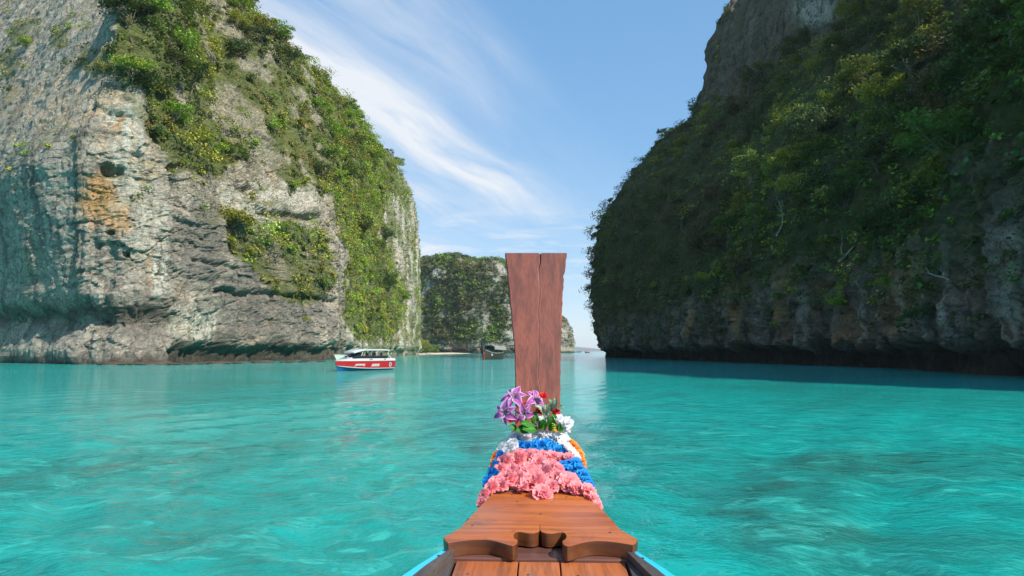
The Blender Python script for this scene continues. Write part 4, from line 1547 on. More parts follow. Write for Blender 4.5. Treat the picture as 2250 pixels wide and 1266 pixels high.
# cross beam under the board, deck planks behind it, grey rails, cyan gunwales
MB().box((-.277, 2.112, 1.325), (.277, 2.60, 1.3685)).build('cross_beam', W_BEAM, boat, bevel=.004).location = (ax0, 0, 0)
PX_E = [-.258, -.066, .060, .258]
for a_, b_ in zip(PX_E[:-1], PX_E[1:]):
    mb = MB()
    mb.hexa([(a_ + .0022, -1.2, 1.20), (b_ - .0022, -1.2, 1.20), (b_ - .0022, 2.108, 1.328), (a_ + .0022, 2.108, 1.328)],
            [(a_ + .0022, -1.2, 1.232), (b_ - .0022, -1.2, 1.232), (b_ - .0022, 2.108, 1.360), (a_ + .0022, 2.108, 1.360)])
    pl = mb.build('deck_plank', W_PLANK, boat, bevel=.0025)
    for fx, yy in ((.25, 2.0), (.78, 1.95)):
        x = a_ + (b_ - a_) * fx
        z = 1.360 - (2.108 - yy) * .0387
        MB().lathe([(0, .001), (.004, .001), (.0048, 0), (.0048, -.006)], 9, (x, yy, z)).build('nail', IRON, pl)
MB().hexa([(-.262, -1.2, 1.15), (.262, -1.2, 1.15), (.262, 2.1, 1.29), (-.262, 2.1, 1.29)], [(-.262, -1.2, 1.19), (.262, -1.2, 1.19), (.262, 2.1, 1.322), (-.262, 2.1, 1.322)]).build('floor_frame', W_BEAM, boat)


def strip(xa, xb, z, dz, name, mat, s, y_f=2.165, y_b=-1.2, bevel=.004):
    """longitudinal strip: xa, xb = functions of y"""
    rws = []
    for y in np.linspace(y_b, y_f, 22):
        zz = z(y)
        rws.append([(s * xa(y) + ax0, y, zz), (s * xb(y) + ax0, y, zz), (s * xb(y) + ax0, y, zz - dz), (s * xa(y) + ax0, y, zz - dz), (s * xa(y) + ax0, y, zz)])
    m_ = MB().grid(rws)
    m_.add(rws[0][:4], [(0, 1, 2, 3)])
    m_.add(rws[-1][:4], [(0, 1, 2, 3)])
    return m_.build(name, mat, boat)


def gw(y):
    return float(np.interp(y, [-1.2, 0.5, 1.4, 1.92, 2.14, 2.3], [.81, .70, .545, .389, .293, .258]))


def gz(y):
    return float(np.interp(y, [-1.2, 0.5, 1.4, 1.92, 2.2], [1.07, 1.225, 1.33, 1.378, 1.388]))


for s in (-1, 1):
    g_ = strip(lambda y: gw(y) - .036 + .02 * max(0, (y - 1.92) / .22), gw, gz, .05, 'gunwale', CYAN, s)
    for yy in (2.075, 1.80):
        MB().lathe([(0, .002), (.0055, .002), (.006, 0), (.006, -.01)], 10, (s * (gw(yy) - .016) + ax0, yy, gz(yy))).build('bolt', IRON, g_)
    strip(lambda y: gw(y) - .082 + .05 * max(0, (y - 1.92) / .22), lambda y: gw(y) - .039 + .02 * max(0, (y - 1.92) / .22), lambda y: gz(y) + .006, .05, 'side_rail', W_RAIL, s, 2.135)
    strip(lambda y: .263, lambda y: max(gw(y) - .084 + .05 * max(0, (y - 1.92) / .22), .2645), lambda y: gz(y) - .016, .05, 'side_rail', W_RAIL, s, 2.108)

# block of the bow under the garlands
rws = []
for y in np.linspace(2.70, 3.45, 12):
    w_ = float(np.interp(y, [2.7, 3.0, 3.3, 3.45], [.18, .15, .118, .10]))
    z = float(np.interp(y, [2.7, 3.3, 3.45], [1.435, 1.605, 1.625]))
    rws.append([(-w_ - .015, y, z - .30), (-w_, y, z - .03), (-w_ + .02, y, z), (w_ - .02, y, z), (w_, y, z - .03), (w_ + .015, y, z - .30)])
mb = MB().grid(rws)
mb.add(rws[-1], [tuple(range(6))])
mb.build('bow_block', W_BEAM, boat).location = (ax0 * .4, 0, 0)

# prow post: a thick plank, split down the middle and chipped along its right edge
LE = [(556, 1109.5), (600, 1114), (640, 1118), (700, 1123.5), (745, 1127.5), (752, 1129.5), (820, 1131.5), (900, 1132), (990, 1131)]
RE = [(556, 1245.5), (575, 1244), (590, 1242.5), (600, 1240), (606, 1238), (612, 1239.5), (640, 1237), (672, 1235.5), (700, 1235), (760, 1232.5), (820, 1231.5), (900, 1231), (990, 1231)]
CR = [(556, 1187), (580, 1186), (588, 1183), (620, 1186), (700, 1183), (760, 1184), (830, 1183), (860, 1187), (990, 1188)]
NA, NB = 58, 96
pys = np.linspace(556, 990, NB)
rws = []
for py in pys:
    Y = 3.30 + 0.25 * (990 - py) / 434
    l_ = np.interp(py, [a for a, _ in LE], [b for _, b in LE])
    r_ = np.interp(py, [a for a, _ in RE], [b for _, b in RE])
    c_ = np.interp(py, [a for a, _ in CR], [b for _, b in CR]) + .8 * math.sin(py * .09)
    l_ += .5 * math.sin(py * .13) + .3 * math.sin(py * .41)
    r_ += .5 * math.sin(py * .17 + 1) + .35 * math.sin(py * .37)
    fr, bk = [], []
    xs_ = np.sort(np.concatenate([np.linspace(l_, r_, NA - 9), c_ + np.array([-2.6, -1.6, -.9, -.4, 0, .4, .9, 1.6, 2.6])]))
    dep = np.interp(py, [556, 600, 640, 860, 940], [.010, .0018, .0020, .0016, .0003])
    wid = np.interp(py, [556, 640, 990], [.9, .55, .5])
    for j, px in enumerate(xs_):
        p_ = loc(at(px, py, Y))
        e = min((px - l_), (r_ - px))
        rnd = .006 * max(0, 1 - e / 2.5) ** 2
        p_.y += dep * math.exp(-((px - c_) / wid) ** 2) + rnd
        if py == pys[0]:
            p_.z -= .005 * math.exp(-((px - c_) / 2.2) ** 2)
        fr.append(p_)
        bk.append(Vector((p_.x * .985, loc(at(px, py, Y)).y + .12, p_.z)))
    rws.append(fr + bk[::-1] + [fr[0]])
mb = MB().grid(rws)
m_ = len(rws[0]) - 1
h_ = m_ // 2
for k, rw in ((0, rws[0]), (-1, rws[-1])):
    mb.add(rw[:m_], [(i, i + 1, m_ - 2 - i, m_ - 1 - i) for i in range(h_ - 1)])
post = mb.build('prow_post', W_POST, boat, smooth='auto')


# ------------------------------------------------------------------ flowers
def petal_material(name, base, edge=None, trans=0.3, vary=0.2):
    m, nt, b = new_mat(name)
    a = nt.attr('shade')
    c = nt.mix(a, base, edge or tuple(min(1, v * 1.25 + .05) for v in base))
    oi = nt.n.new('ShaderNodeObjectInfo')
    hs = nt.n.new('ShaderNodeHueSaturation')
    nt.put(hs.inputs['Color'], c)
    nt.put(hs.inputs['Value'], nt.math('ADD', nt.math('MULTIPLY', oi.outputs['Random'], vary), 1 - vary / 2))
    nt.put(hs.inputs['Hue'], nt.math('ADD', nt.math('MULTIPLY', oi.outputs['Random'], .012), .494))
    nt.put(b.inputs['Base Color'], hs.outputs[0])
    b.inputs['Roughness'].default_value = 0.65
    b.inputs['Specular IOR Level'].default_value = 0.25
    tr = nt.n.new('ShaderNodeBsdfTranslucent')
    nt.put(tr.inputs[0], hs.outputs[0])
    mx = nt.n.new('ShaderNodeMixShader')
    mx.inputs[0].default_value = trans
    nt.link(b.outputs[0], mx.inputs[1])
    nt.link(tr.outputs[0], mx.inputs[2])
    nt.link(mx.outputs[0], m.node_tree.nodes['Material Output'].inputs[0])
    return m


M_PINK = petal_material('pink_petals', (0.92, 0.235, 0.29), (0.96, 0.46, 0.50), 0.42)
M_BLUE = petal_material('blue_petals', (0.004, 0.17, 0.58), (0.02, 0.34, 0.80))
M_WHITE = petal_material('white_petals', (0.76, 0.79, 0.83), (0.88, 0.89, 0.91), 0.42)
M_ORANGE = petal_material('orange_petals', (0.80, 0.15, 0.03), (0.95, 0.36, 0.06))
M_PURPLE = petal_material('purple_lily_petals', (0.42, 0.055, 0.40), (0.85, 0.74, 0.86), 0.3)
M_RED = petal_material('red_petals', (0.55, 0.012, 0.02), (0.75, 0.05, 0.05))
M_LEAFG = petal_material('bouquet_leaves', (0.025, 0.14, 0.015), (0.07, 0.26, 0.03), 0.15)
M_SAGE = petal_material('sage_leaves', (0.18, 0.32, 0.20), (0.45, 0.58, 0.44), 0.2)
M_LIME = petal_material('lime_stem', (0.32, 0.40, 0.02), (0.45, 0.5, 0.05), 0.1)


def ruffle_flower(seed, rings=((5, .22, .30), (8, .50, .58), (10, .85, .80), (12, 1.25, .95), (10, 1.7, .92)), frill=.13, wid=1.0, nu=6, nv=5, jag=.10):
    """double flower of radius about 1 facing +Z; ring = (petals, polar angle from +Z, length)"""
    r_ = random.Random(seed)
    V, Q, S = [], [], []
    for n_, pol, ln in rings:
        a0 = r_.random() * 6.28
        for k in range(n_):
            az = a0 + 2 * PI * k / n_ + r_.gauss(0, .16)
            po = pol + r_.gauss(0, .12)
            L = ln * r_.uniform(.85, 1.12)
            wd = wid * (0.62 * L * r_.uniform(.85, 1.2)) * (1.25 if n_ < 7 else 1.0)
            ph = r_.random() * 6.28
            dr_ = Vector((math.sin(po) * math.cos(az), math.sin(po) * math.sin(az), math.cos(po)))
            tg = Vector((-math.sin(az), math.cos(az), 0))
            nn = dr_.cross(tg)
            o = len(V)
            curl = r_.uniform(-.1, .35)
            for i in range(nu + 1):
                u = -1 + 2 * i / nu
                for j in range(nv + 1):
                    v = j / nv
                    ww = wd * (0.18 + 0.82 * v ** .8)
                    ll = L * v * (1 - .16 * u * u * v) + (r_.uniform(-jag, jag) * L if j == nv else 0)
                    fr_ = frill * math.sin(u * 6.5 + ph) * v ** 2 + frill * .5 * r_.uniform(-1, 1) * v ** 2
                    p = dr_ * ll + tg * (u * ww) + nn * (fr_ - curl * v * v * L * .5 + .12 * u * u * v)
                    V.append((p.x, p.y, p.z * .82))
                    S.append(min(1, max(0, v ** 2.2 * .9 + r_.uniform(-.1, .1))))
            for i in range(nu):
                for j in range(nv):
                    q = o + i * (nv + 1) + j
                    Q.append((q, q + nv + 1, q + nv + 2, q + 1))
    return np_mesh('carnation', np.array(V), np.array(Q), smooth=True, attrs={'shade': np.array(S)})


def variants(mat, n, seed, **kw):
    out_ = []
    for i in range(n):
        me_ = ruffle_flower(seed + i, **kw)
        me_.materials.append(mat)
        out_.append(me_)
    return out_


F_PINK = variants(M_PINK, 4, 100)
F_BLUE = variants(M_BLUE, 3, 200, frill=.16, jag=.16)
F_WHITE = variants(M_WHITE, 3, 300, rings=((4, .3, .4), (6, .7, .7), (8, 1.1, .95), (7, 1.6, .95)), frill=.12, wid=1.15)
F_ORANGE = variants(M_ORANGE, 2, 400, rings=((6, .4, .5), (9, .9, .8), (10, 1.4, .95)), frill=.1)
F_RED = variants(M_RED, 2, 500, rings=((3, .15, .5), (5, .4, .75), (6, .8, .95)), frill=.04, jag=.03, wid=1.2)
F_ROSE = variants(M_WHITE, 2, 600, rings=((3, .12, .6), (4, .35, .8), (6, .7, 1.0), (6, 1.2, 1.0)), frill=.05, jag=.03, wid=1.3)
FR = random.Random(11)


def garland(label, meshes, spots, lift=0.012, flat=1.0, group=None):
    g = empty('garland', loc((0, 0, 0)))
    rt = []
    for cx, cy, rad in spots:
        px, py = 1030 + cx / 4.2212, 830 + cy / 4.22
        p_ = on_plane(px, py, 1.452 + lift, 0.28, 2.7)
        rt.append((p_, rad / 4.22 / F * p_.y * 1.10))
    base = sum((p for p, _ in rt), Vector()) / len(rt)
    g.location = base
    for p_, rad in rt:
        o = link('carnation', FR.choice(meshes), None, g)
        lp = loc(p_)
        side = (lp.x - ax0 * .5) / 0.16
        nrm = Vector((side * .55 + FR.gauss(0, .18), -.62 + FR.gauss(0, .18), .80))
        o.rotation_mode = 'QUATERNION'
        q = nrm.normalized().to_track_quat('Z', 'Y')
        o.rotation_quaternion = q @ Euler((0, 0, FR.random() * 6.28)).to_quaternion()
        rad *= FR.uniform(.86, 1.14)
        o.scale = (rad, rad, rad * flat)
        drop = max(0, abs(side) - 1.0) * .02
        o.location = p_ - base - Vector((0, 0, drop))
    tag(g, label, 'garland', group)
    return g


garland('pink carnation garland lying lowest on the prow, over the front of the varnished board', F_PINK, [
    (685, 1085, 92), (350, 955, 98), (600, 965, 108), (925, 985, 100), (800, 935, 92), (450, 765, 82), (325, 790, 74), (545, 745, 74), (640, 790, 88), (755, 830, 84), (545, 870, 96), (690, 890, 100),
    (440, 950, 88), (205, 1015, 76), (140, 1075, 64), (262, 975, 74), (1000, 1030, 66), (775, 745, 64), (855, 745, 60), (930, 755, 62), (395, 860, 78), (290, 850, 58), (610, 710, 56), (690, 715, 50),
    (470, 700, 52), (390, 735, 56), (835, 860, 60), (505, 1020, 60), (1110, 1050, 82), (1165, 1120, 68), (1192, 1175, 50), (118, 1140, 52), (865, 920, 70), (300, 1000, 66), (760, 1010, 70)])
garland('bright blue garland of ruffled flowers between the pink one and the white one', F_BLUE, [
    (478, 625, 56), (545, 640, 62), (610, 640, 62), (670, 640, 60), (730, 620, 60), (790, 650, 62), (838, 675, 54), (700, 690, 48), (570, 690, 46), (765, 690, 44), (640, 600, 44),
    (868, 815, 52), (905, 850, 54), (985, 805, 56), (1030, 850, 62), (1055, 920, 62), (1095, 955, 50), (960, 865, 52), (930, 800, 44), (1010, 910, 50), (1075, 880, 46), (1115, 985, 40), (1028, 775, 40),
    (290, 728, 46), (245, 820, 56), (212, 880, 56), (175, 945, 48), (245, 890, 50), (268, 775, 40), (160, 965, 36), (210, 935, 44)], lift=.004)
garland('white garland of ruffled flowers above the blue one', F_WHITE, [
    (395, 572, 56), (455, 560, 58), (515, 548, 56), (580, 548, 60), (645, 552, 60), (710, 548, 58), (775, 555, 58), (835, 568, 58), (890, 595, 58), (305, 645, 56), (365, 660, 58), (415, 640, 52), (920, 650, 58),
    (950, 690, 52), (990, 720, 48), (1010, 745, 40), (285, 668, 42), (880, 560, 46), (410, 605, 44), (340, 690, 40), (870, 625, 48), (540, 590, 40), (690, 590, 40)], lift=.010)
garland('thin orange garland at the foot of the post, hanging down both sides of the prow', F_ORANGE, [
    (415, 515, 30), (450, 505, 32), (492, 512, 30), (530, 502, 32), (575, 510, 28), (620, 508, 30), (665, 503, 32), (710, 508, 30), (755, 505, 32), (800, 512, 30), (840, 520, 26), (960, 605, 40), (985, 635, 42),
    (1010, 665, 40), (1030, 700, 36), (1045, 735, 32), (1058, 768, 28), (1068, 800, 24), (1074, 825, 18), (245, 695, 26), (235, 725, 26), (224, 755, 24), (214, 785, 22), (207, 808, 18)], lift=.006)


# bouquet in front of the post
def lily_petal(seed):
    r_ = random.Random(seed)
    V, Q, S = [], [], []
    nu, nv = 8, 10
    for i in range(nu + 1):
        u = -1 + 2 * i / nu
        for j in range(nv + 1):
            v = j / nv
            ww = .235 * (math.sin(PI * min(1, v ** .85 * .95 + .05)) ** 1.05) + .004
            ang = .55 + 1.25 * v ** 1.6
            x = v * math.sin(.35 + .8 * v)
            z = .75 * v * math.cos(ang * .95) + .10
            wave = .045 * math.sin(v * 11 + u * 2 + seed) * abs(u) ** 1.5
            V.append((x, u * ww, z + .10 * u * u * (1 - v) + wave - .03 * (1 - abs(u)) ** 2))
            S.append(min(1, (abs(u) ** 4.5) * 1.0 + (.45 * math.exp(-(u / .10) ** 2) * (1 - v)) + .2 * (1 - v) ** 3))
    for i in range(nu):
        for j in range(nv):
            q = i * (nv + 1) + j
            Q.append((q, q + nv + 1, q + nv + 2, q + 1))
    me_ = np_mesh('petal', np.array(V), np.array(Q), smooth=True, attrs={'shade': np.array(S)})
    me_.materials.append(M_PURPLE)
    return me_


PETALS = [lily_petal(i) for i in range(3)]


def cpt(cx, cy, Y):
    return at(1030 + cx / 4.2212, 830 + cy / 4.22, Y)


BQ = cpt(640, 470, 3.2)
bq = empty('bouquet', BQ)
tag(bq, 'bouquet of purple lilies, red buds, white roses and leaves before the wooden post', 'bouquet')


def orient(o, nrm, spin=0.0):
    o.rotation_mode = 'QUATERNION'
    o.rotation_quaternion = Vector(nrm).normalized().to_track_quat('Z', 'Y') @ Euler((0, 0, spin)).to_quaternion()


def lily(cx, cy, Y, rad, nrm, spin):
    p = cpt(cx, cy, Y)
    r_ = rad / 4.22 / F * Y
    mb = MB()
    mb.tube([(0, 0, -.9), (0, 0, -.3), (0, 0, .12)], [.03, .06, .10], 8)
    st_ = []
    for k in range(6):
        a = k * PI / 3 + .3
        mb.tube([(0, 0, .05), (.10 * math.cos(a), .10 * math.sin(a), .35), (.2 * math.cos(a), .2 * math.sin(a), .55)], [.014, .012, .02], 4)
    me_ = mb.mesh('lily', smooth=True)
    me_.materials.append(M_SAGE)
    o = link('lily', me_, None, bq)
    o.location = p - BQ
    o.scale = (r_, r_, r_)
    orient(o, nrm, spin)
    for k in range(6):
        q = link('petal', PETALS[k % 3], None, o)
        q.rotation_euler = (0, FR.gauss(0, .08), k * PI / 3 + FR.gauss(0, .07))
        s = 1.05 if k % 2 else .95
        q.scale = (s, s * (1.15 if k % 2 else .9), s)


lily(432, 200, 3.20, 150, (-.15, -.75, .65), .2)
lily(355, 322, 3.16, 146, (-.45, -.85, .1), .5)
lily(600, 218, 3.22, 138, (.55, -.6, .55), .1)
lily(508, 322, 3.14, 116, (.1, -.9, -.25), .8)


def bloom(name, meshes, cx, cy, Y, rad, nrm):
    o = link(name, FR.choice(meshes), None, bq)
    o.location = cpt(cx, cy, Y) - BQ
    r_ = rad / 4.22 / F * Y
    o.scale = (r_, r_, r_)
    orient(o, nrm, FR.random() * 6)
    return o


for cx, cy, rad in ((690, 180, 46), (650, 318, 44), (795, 318, 50), (382, 405, 36), (440, 415, 30), (835, 345, 26), (530, 245, 34)):
    bloom('red_bud', F_RED, cx, cy, 3.19, rad, (.2, -.7, .7))
for cx, cy, rad in ((905, 425, 54), (912, 475, 40), (830, 395, 48), (645, 400, 40), (690, 395, 44), (880, 490, 40)):
    bloom('white_rose', F_ROSE, cx, cy, 3.17, rad, (.15, -.8, .55))


def leaf_mesh(mat, ln=1.0, wd=.34, lobes=0, seed=0):
    V, Q, S = [], [], []
    nu, nv = 6, 12
    for i in range(nu + 1):
        u = -1 + 2 * i / nu
        for j in range(nv + 1):
            v = j / nv
            ww = wd * math.sin(PI * min(1, v * .95 + .05)) ** .8
            if lobes:
                ww *= .62 + .38 * abs(math.sin(v * PI * lobes))
            V.append((v * ln, u * ww, .18 * math.sin(v * 2.6) - .10 * (1 - abs(u)) + .02 * math.sin(9 * v + seed)))
            S.append(.8 * math.exp(-(u / .12) ** 2) + .35 * v + .1 * math.sin(14 * v + 5 * u))
    for i in range(nu):
        for j in range(nv):
            q = i * (nv + 1) + j
            Q.append((q, q + nv + 1, q + nv + 2, q + 1))
    me_ = np_mesh('leaf', np.array(V), np.array(Q), smooth=True, attrs={'shade': np.clip(S, 0, 1)})
    me_.materials.append(mat)
    return me_


LEAFS = [leaf_mesh(M_LEAFG, 1, .36, 0, 1), leaf_mesh(M_LEAFG, 1, .28, 0, 2)]
SAGES = [leaf_mesh(M_SAGE, 1, .30, 3, 1), leaf_mesh(M_SAGE, 1, .26, 4, 2)]


def leaf(cx, cy, Y, ln, ang, meshes, up=.5):
    """leaf from its root pixel; ang = direction in the picture (0 right, 90 up)"""
    o = link('leaf', FR.choice(meshes), None, bq)
    o.location = cpt(cx, cy, Y) - BQ
    s = ln / 4.22 / F * Y
    o.scale = (s, s, s)
    a = R(ang)
    x = Vector((math.cos(a), -.25, math.sin(a))).normalized()
    z = Vector((FR.gauss(0, .15), -.8, .55 + up * .2))
    y = z.cross(x).normalized()
    z = x.cross(y)
    o.rotation_mode = 'QUATERNION'
    o.rotation_quaternion = Matrix((x, y, z)).transposed().to_quaternion()


for a in ((600, 455, 3.14, 135, 165), (640, 470, 3.13, 150, 185), (560, 470, 3.15, 120, 140), (650, 480, 3.12, 110, 60), (700, 490, 3.13, 110, 100), (560, 490, 3.14, 130, 178), (760, 470, 3.15, 120, 85),
          (740, 490, 3.14, 100, 40), (830, 500, 3.15, 90, 75), (860, 510, 3.15, 80, 110), (620, 440, 3.16, 110, 95), (800, 440, 3.17, 120, 105), (600, 380, 3.18, 90, 60), (450, 480, 3.15, 90, 160)):
    leaf(*a, LEAFS)
for a in ((720, 350, 3.17, 120, 75), (740, 330, 3.17, 100, 110), (700, 330, 3.17, 110, 130), (760, 310, 3.18, 120, 60), (790, 290, 3.18, 110, 75), (800, 270, 3.18, 95, 95), (690, 290, 3.18, 90, 160), (820, 290, 3.18, 80, 20), (740, 420, 3.15, 110, 80),
          (710, 420, 3.15, 90, 110), (780, 250, 3.19, 70, 130)):
    leaf(*a, SAGES)
pts = []
for k in range(60):
    t = k / 59
    c = cpt(785 + 18 * math.cos(t * 22) * (1 - .3 * t), 500 - 75 * t, 3.12)
    pts.append(c - BQ + Vector((0, .012 * math.sin(t * 22), 0)))
MB().tube(pts, .0028, 5).build('tendril', M_LIME, bq, smooth=True)
MB().tube([Vector((0, .05, -.10)), Vector((-.02, .04, 0.02)), Vector((-.05, .03, .10))], [.006, .005, .004], 6).build('stem', M_LEAFG, bq, smooth=True)


# ------------------------------------------------------------------ the red and white speedboat
GW = paint('white_gelcoat', (0.52, 0.56, 0.60), 0.25, 0.4, .05)
RED = paint('red_hull_paint', (0.36, 0.012, 0.016), 0.28, 0.4, .08)
BLUEP = paint('blue_hull_paint', (0.012, 0.11, 0.30), 0.35, 0.2, .1)
DARKG, nt, b = new_mat('tinted_glass')
b.inputs['Base Color'].default_value = (0.02, 0.025, 0.03, 1)
b.inputs['Roughness'].default_value = 0.08
MINT = paint('pale_green_canvas', (0.52, 0.74, 0.58), 0.7)
STEEL = paint('steel_tube', (0.45, 0.46, 0.47), 0.3)
SEATC = paint('grey_seat_vinyl', (0.16, 0.17, 0.19), 0.6)
GREYV = paint('pale_grey_vinyl', (0.55, 0.56, 0.58), 0.6)
bow = at(738, 772, 68.0)
stn = at(850, 772, 75.0)
dvec = Vector((bow.x - stn.x, bow.y - stn.y, 0))
LB = dvec.length
sb = empty('speedboat', (stn.x, stn.y, 0), math.atan2(dvec.y, dvec.x))
tag(sb, 'red and white speedboat with a white hardtop and blue outboards under the sunlit cliff', 'boat')
SS = np.linspace(0, 1, 28)


def beam(s):
    return 1.22 * (1 - max(0, (s - .50) / .50) ** 2.1) + .02


def band(zf0, zf1, bf0, bf1, name, mat):
    """one band of the hull side, both sides joined over the bow"""
    rws = []
    for sd in (1, -1):
        seq = SS if sd == 1 else SS[::-1]
        for s in seq:
            z0, z1 = zf0(s), zf1(s)
            rws.append([(s * LB * (bf0[1] if s > .98 else 1) + 0, sd * beam(s) * bf0[0], z0), (s * LB + .06 * s ** 6, sd * beam(s) * bf1[0], z1)])
    return MB().grid(rws).build(name, mat, sb, smooth='auto')


chine = lambda s: .14 + .36 * s ** 3.2
str1 = lambda s: chine(s) + .085
redt = lambda s: .96 + .04 * s ** 2
sheer = lambda s: 1.22 + .03 * s - .12 * max(0, s - .7) / .3
keel = lambda s: -.35 + .55 * max(0, s - .72) ** 1.4 * 2.2
rws = []
for sd in (1, -1):
    for s in (SS if sd == 1 else SS[::-1]):
        rws.append([(s * LB * .955, sd * .02, keel(s)), (s * LB * .985, sd * beam(s) * .92, chine(s))])
MB().grid(rws).build('hull_bottom', BLUEP, sb, smooth='auto')
band(chine, str1, (.92, .985), (.95, 1), 'hull_stripe', GW)
band(str1, redt, (.95, 1), (1.0, 1), 'hull_side', RED)
band(redt, lambda s: redt(s) + .05, (1.0, 1), (1.03, 1), 'rub_rail', GW)
band(lambda s: redt(s) + .05, sheer, (1.0, 1), (.93, 1), 'topside', GW)
rws = []
for s in SS:
    rws.append([(s * LB, y * beam(s) * .93, sheer(s) + .03 * (1 - y * y)) for y in np.linspace(-1, 1, 7)])
MB().grid(rws).build('deck', GW, sb, smooth=True)
mb = MB()
mb.add([(0, -1.2, .9), (0, 1.2, .9), (0, 1.15, .2), (0, .02, -.35), (0, -1.15, .2), (0, 1.1, 1.2), (0, -1.1, 1.2)], [(0, 6, 5, 1, 2, 3, 4)])
mb.build('transom', RED, sb)
# cabin side, windscreen, seats, hardtop
rws = []
for s in np.linspace(.14, .72, 12):
    wv_ = beam(s) * .84
    rws.append([(s * LB, -wv_, sheer(s)), (s * LB - .05, -wv_ * .95, sheer(s) + .28), (s * LB - .05, wv_ * .95, sheer(s) + .28), (s * LB, wv_, sheer(s))])
cab = MB().grid(rws)
cab.add(rws[-1], [(0, 1, 2, 3)]).add(rws[0], [(0, 1, 2, 3)])
cab.build('cockpit_side', DARKG, sb)
mb = MB()
x0, x1, wv_ = LB * .60, LB * .72, .86
mb.hexa([(x1, -wv_, 1.42), (x1, wv_, 1.42), (x1 - .05, wv_, 1.42), (x1 - .05, -wv_, 1.42)], [(x0, -wv_ * .9, 1.86), (x0, wv_ * .9, 1.86), (x0 - .05, wv_ * .9, 1.86), (x0 - .05, -wv_ * .9, 1.86)])
mb.build('windscreen', DARKG, sb)
rws = []
for t in np.linspace(0, 1, 16):
    x = LB * (.09 + .67 * t)
    wv_ = 1.05 * (1 - .30 * max(0, t - .75) / .25)
    dz = -.30 * max(0, (t - .72) / .28) ** 1.5 - .03 * max(0, (.1 - t) / .1)
    r_ = []
    for y, dzz in ((-1, -.09), (-1.0, 0), (-.8, .05), (-.3, .09), (.3, .09), (.8, .05), (1.0, 0), (1, -.09), (.9, -.07), (-.9, -.07), (-1, -.09)):
        r_.append((x, y * wv_, 2.18 + dz + dzz))
    rws.append(r_)
mb = MB().grid(rws)
mb.add(rws[0][:10], [tuple(range(10))]).add(rws[-1][:10], [tuple(range(10))])
mb.build('hardtop', GW, sb, smooth='auto')
for x, y in ((.30, 1), (.30, -1), (.47, 1), (.47, -1)):
    MB().tube([(x * LB, y * .93, 1.35), (x * LB - .12, y * .95, 2.14)], .055, 6).build('hardtop_post', SEATC, sb)
for y in (1, -1):
    MB().tube([(.05 * LB, y * .93, 1.2), (.13 * LB, y * .98, 1.75), (.10 * LB, y * .98, 2.12)], .07, 6).build('rear_brace', GW, sb)
    MB().tube([(.64 * LB, y * .80, 1.45), (.60 * LB, y * .84, 2.10)], .035, 6).build('front_brace', GW, sb)
for s in (.22, .36, .50):
    for y in (-.5, .5):
        mb = MB().box((s * LB - .2, y - .25, 1.2), (s * LB + .2, y + .25, 1.48)).box((s * LB - .26, y - .25, 1.48), (s * LB - .16, y + .25, 1.85))
        mb.build('seat', SEATC, sb, bevel=.03)
mb = MB().box((.76 * LB, -.5, 1.22), (.86 * LB, .5, 1.34))
mb.build('bow_cushion', GREYV, sb, bevel=.03)
# bow rail with a pale canvas triangle
mb = MB()
for y in (1, -1):
    mb.tube([(.80 * LB, y * .62, 1.2), (.90 * LB, y * .50, 1.66), (1.03 * LB, y * .12, 1.66)], .02, 5)
    mb.tube([(.95 * LB, y * .18, 1.15), (1.0 * LB, y * .22, 1.66)], .018, 5)
mb.build('bow_rail', STEEL, sb)
mb = MB().hexa([(.985 * LB, .10, 1.14), (.985 * LB, .12, 1.14), (1.0 * LB, .12, 1.14), (1.0 * LB, .10, 1.14)], [(.86 * LB, .50, 1.62), (.86 * LB, .53, 1.62), (1.04 * LB, .12, 1.62), (1.04 * LB, .10, 1.62)])
mb.build('bow_canvas', MINT, sb)
for y in (.42, -.42):
    mb = MB()
    mb.hexa([(-.55, y - .16, .55), (-.05, y - .16, .55), (-.05, y + .16, .55), (-.55, y + .16, .55)], [(-.62, y - .15, 1.22), (-.12, y - .17, 1.30), (-.12, y + .17, 1.30), (-.62, y + .15, 1.22)])
    mt_ = mb.build('outboard_motor', BLUEP, sb, bevel=.05)
    MB().hexa([(-.42, y - .07, -.4), (-.16, y - .07, -.4), (-.16, y + .07, -.4), (-.42, y + .07, -.4)], [(-.45, y - .10, .55), (-.12, y - .10, .55), (-.12, y + .10, .55), (-.45, y + .10, .55)]).build('motor_leg', SEATC, mt_)
# vents on the topside and the print on the red side (too small to read: slanted strokes, a roundel); y > 0 is the side in view
def side_y(s, z):
    t = (z - str1(s)) / (redt(s) - str1(s))
    return beam(s) * (.95 + .05 * t)


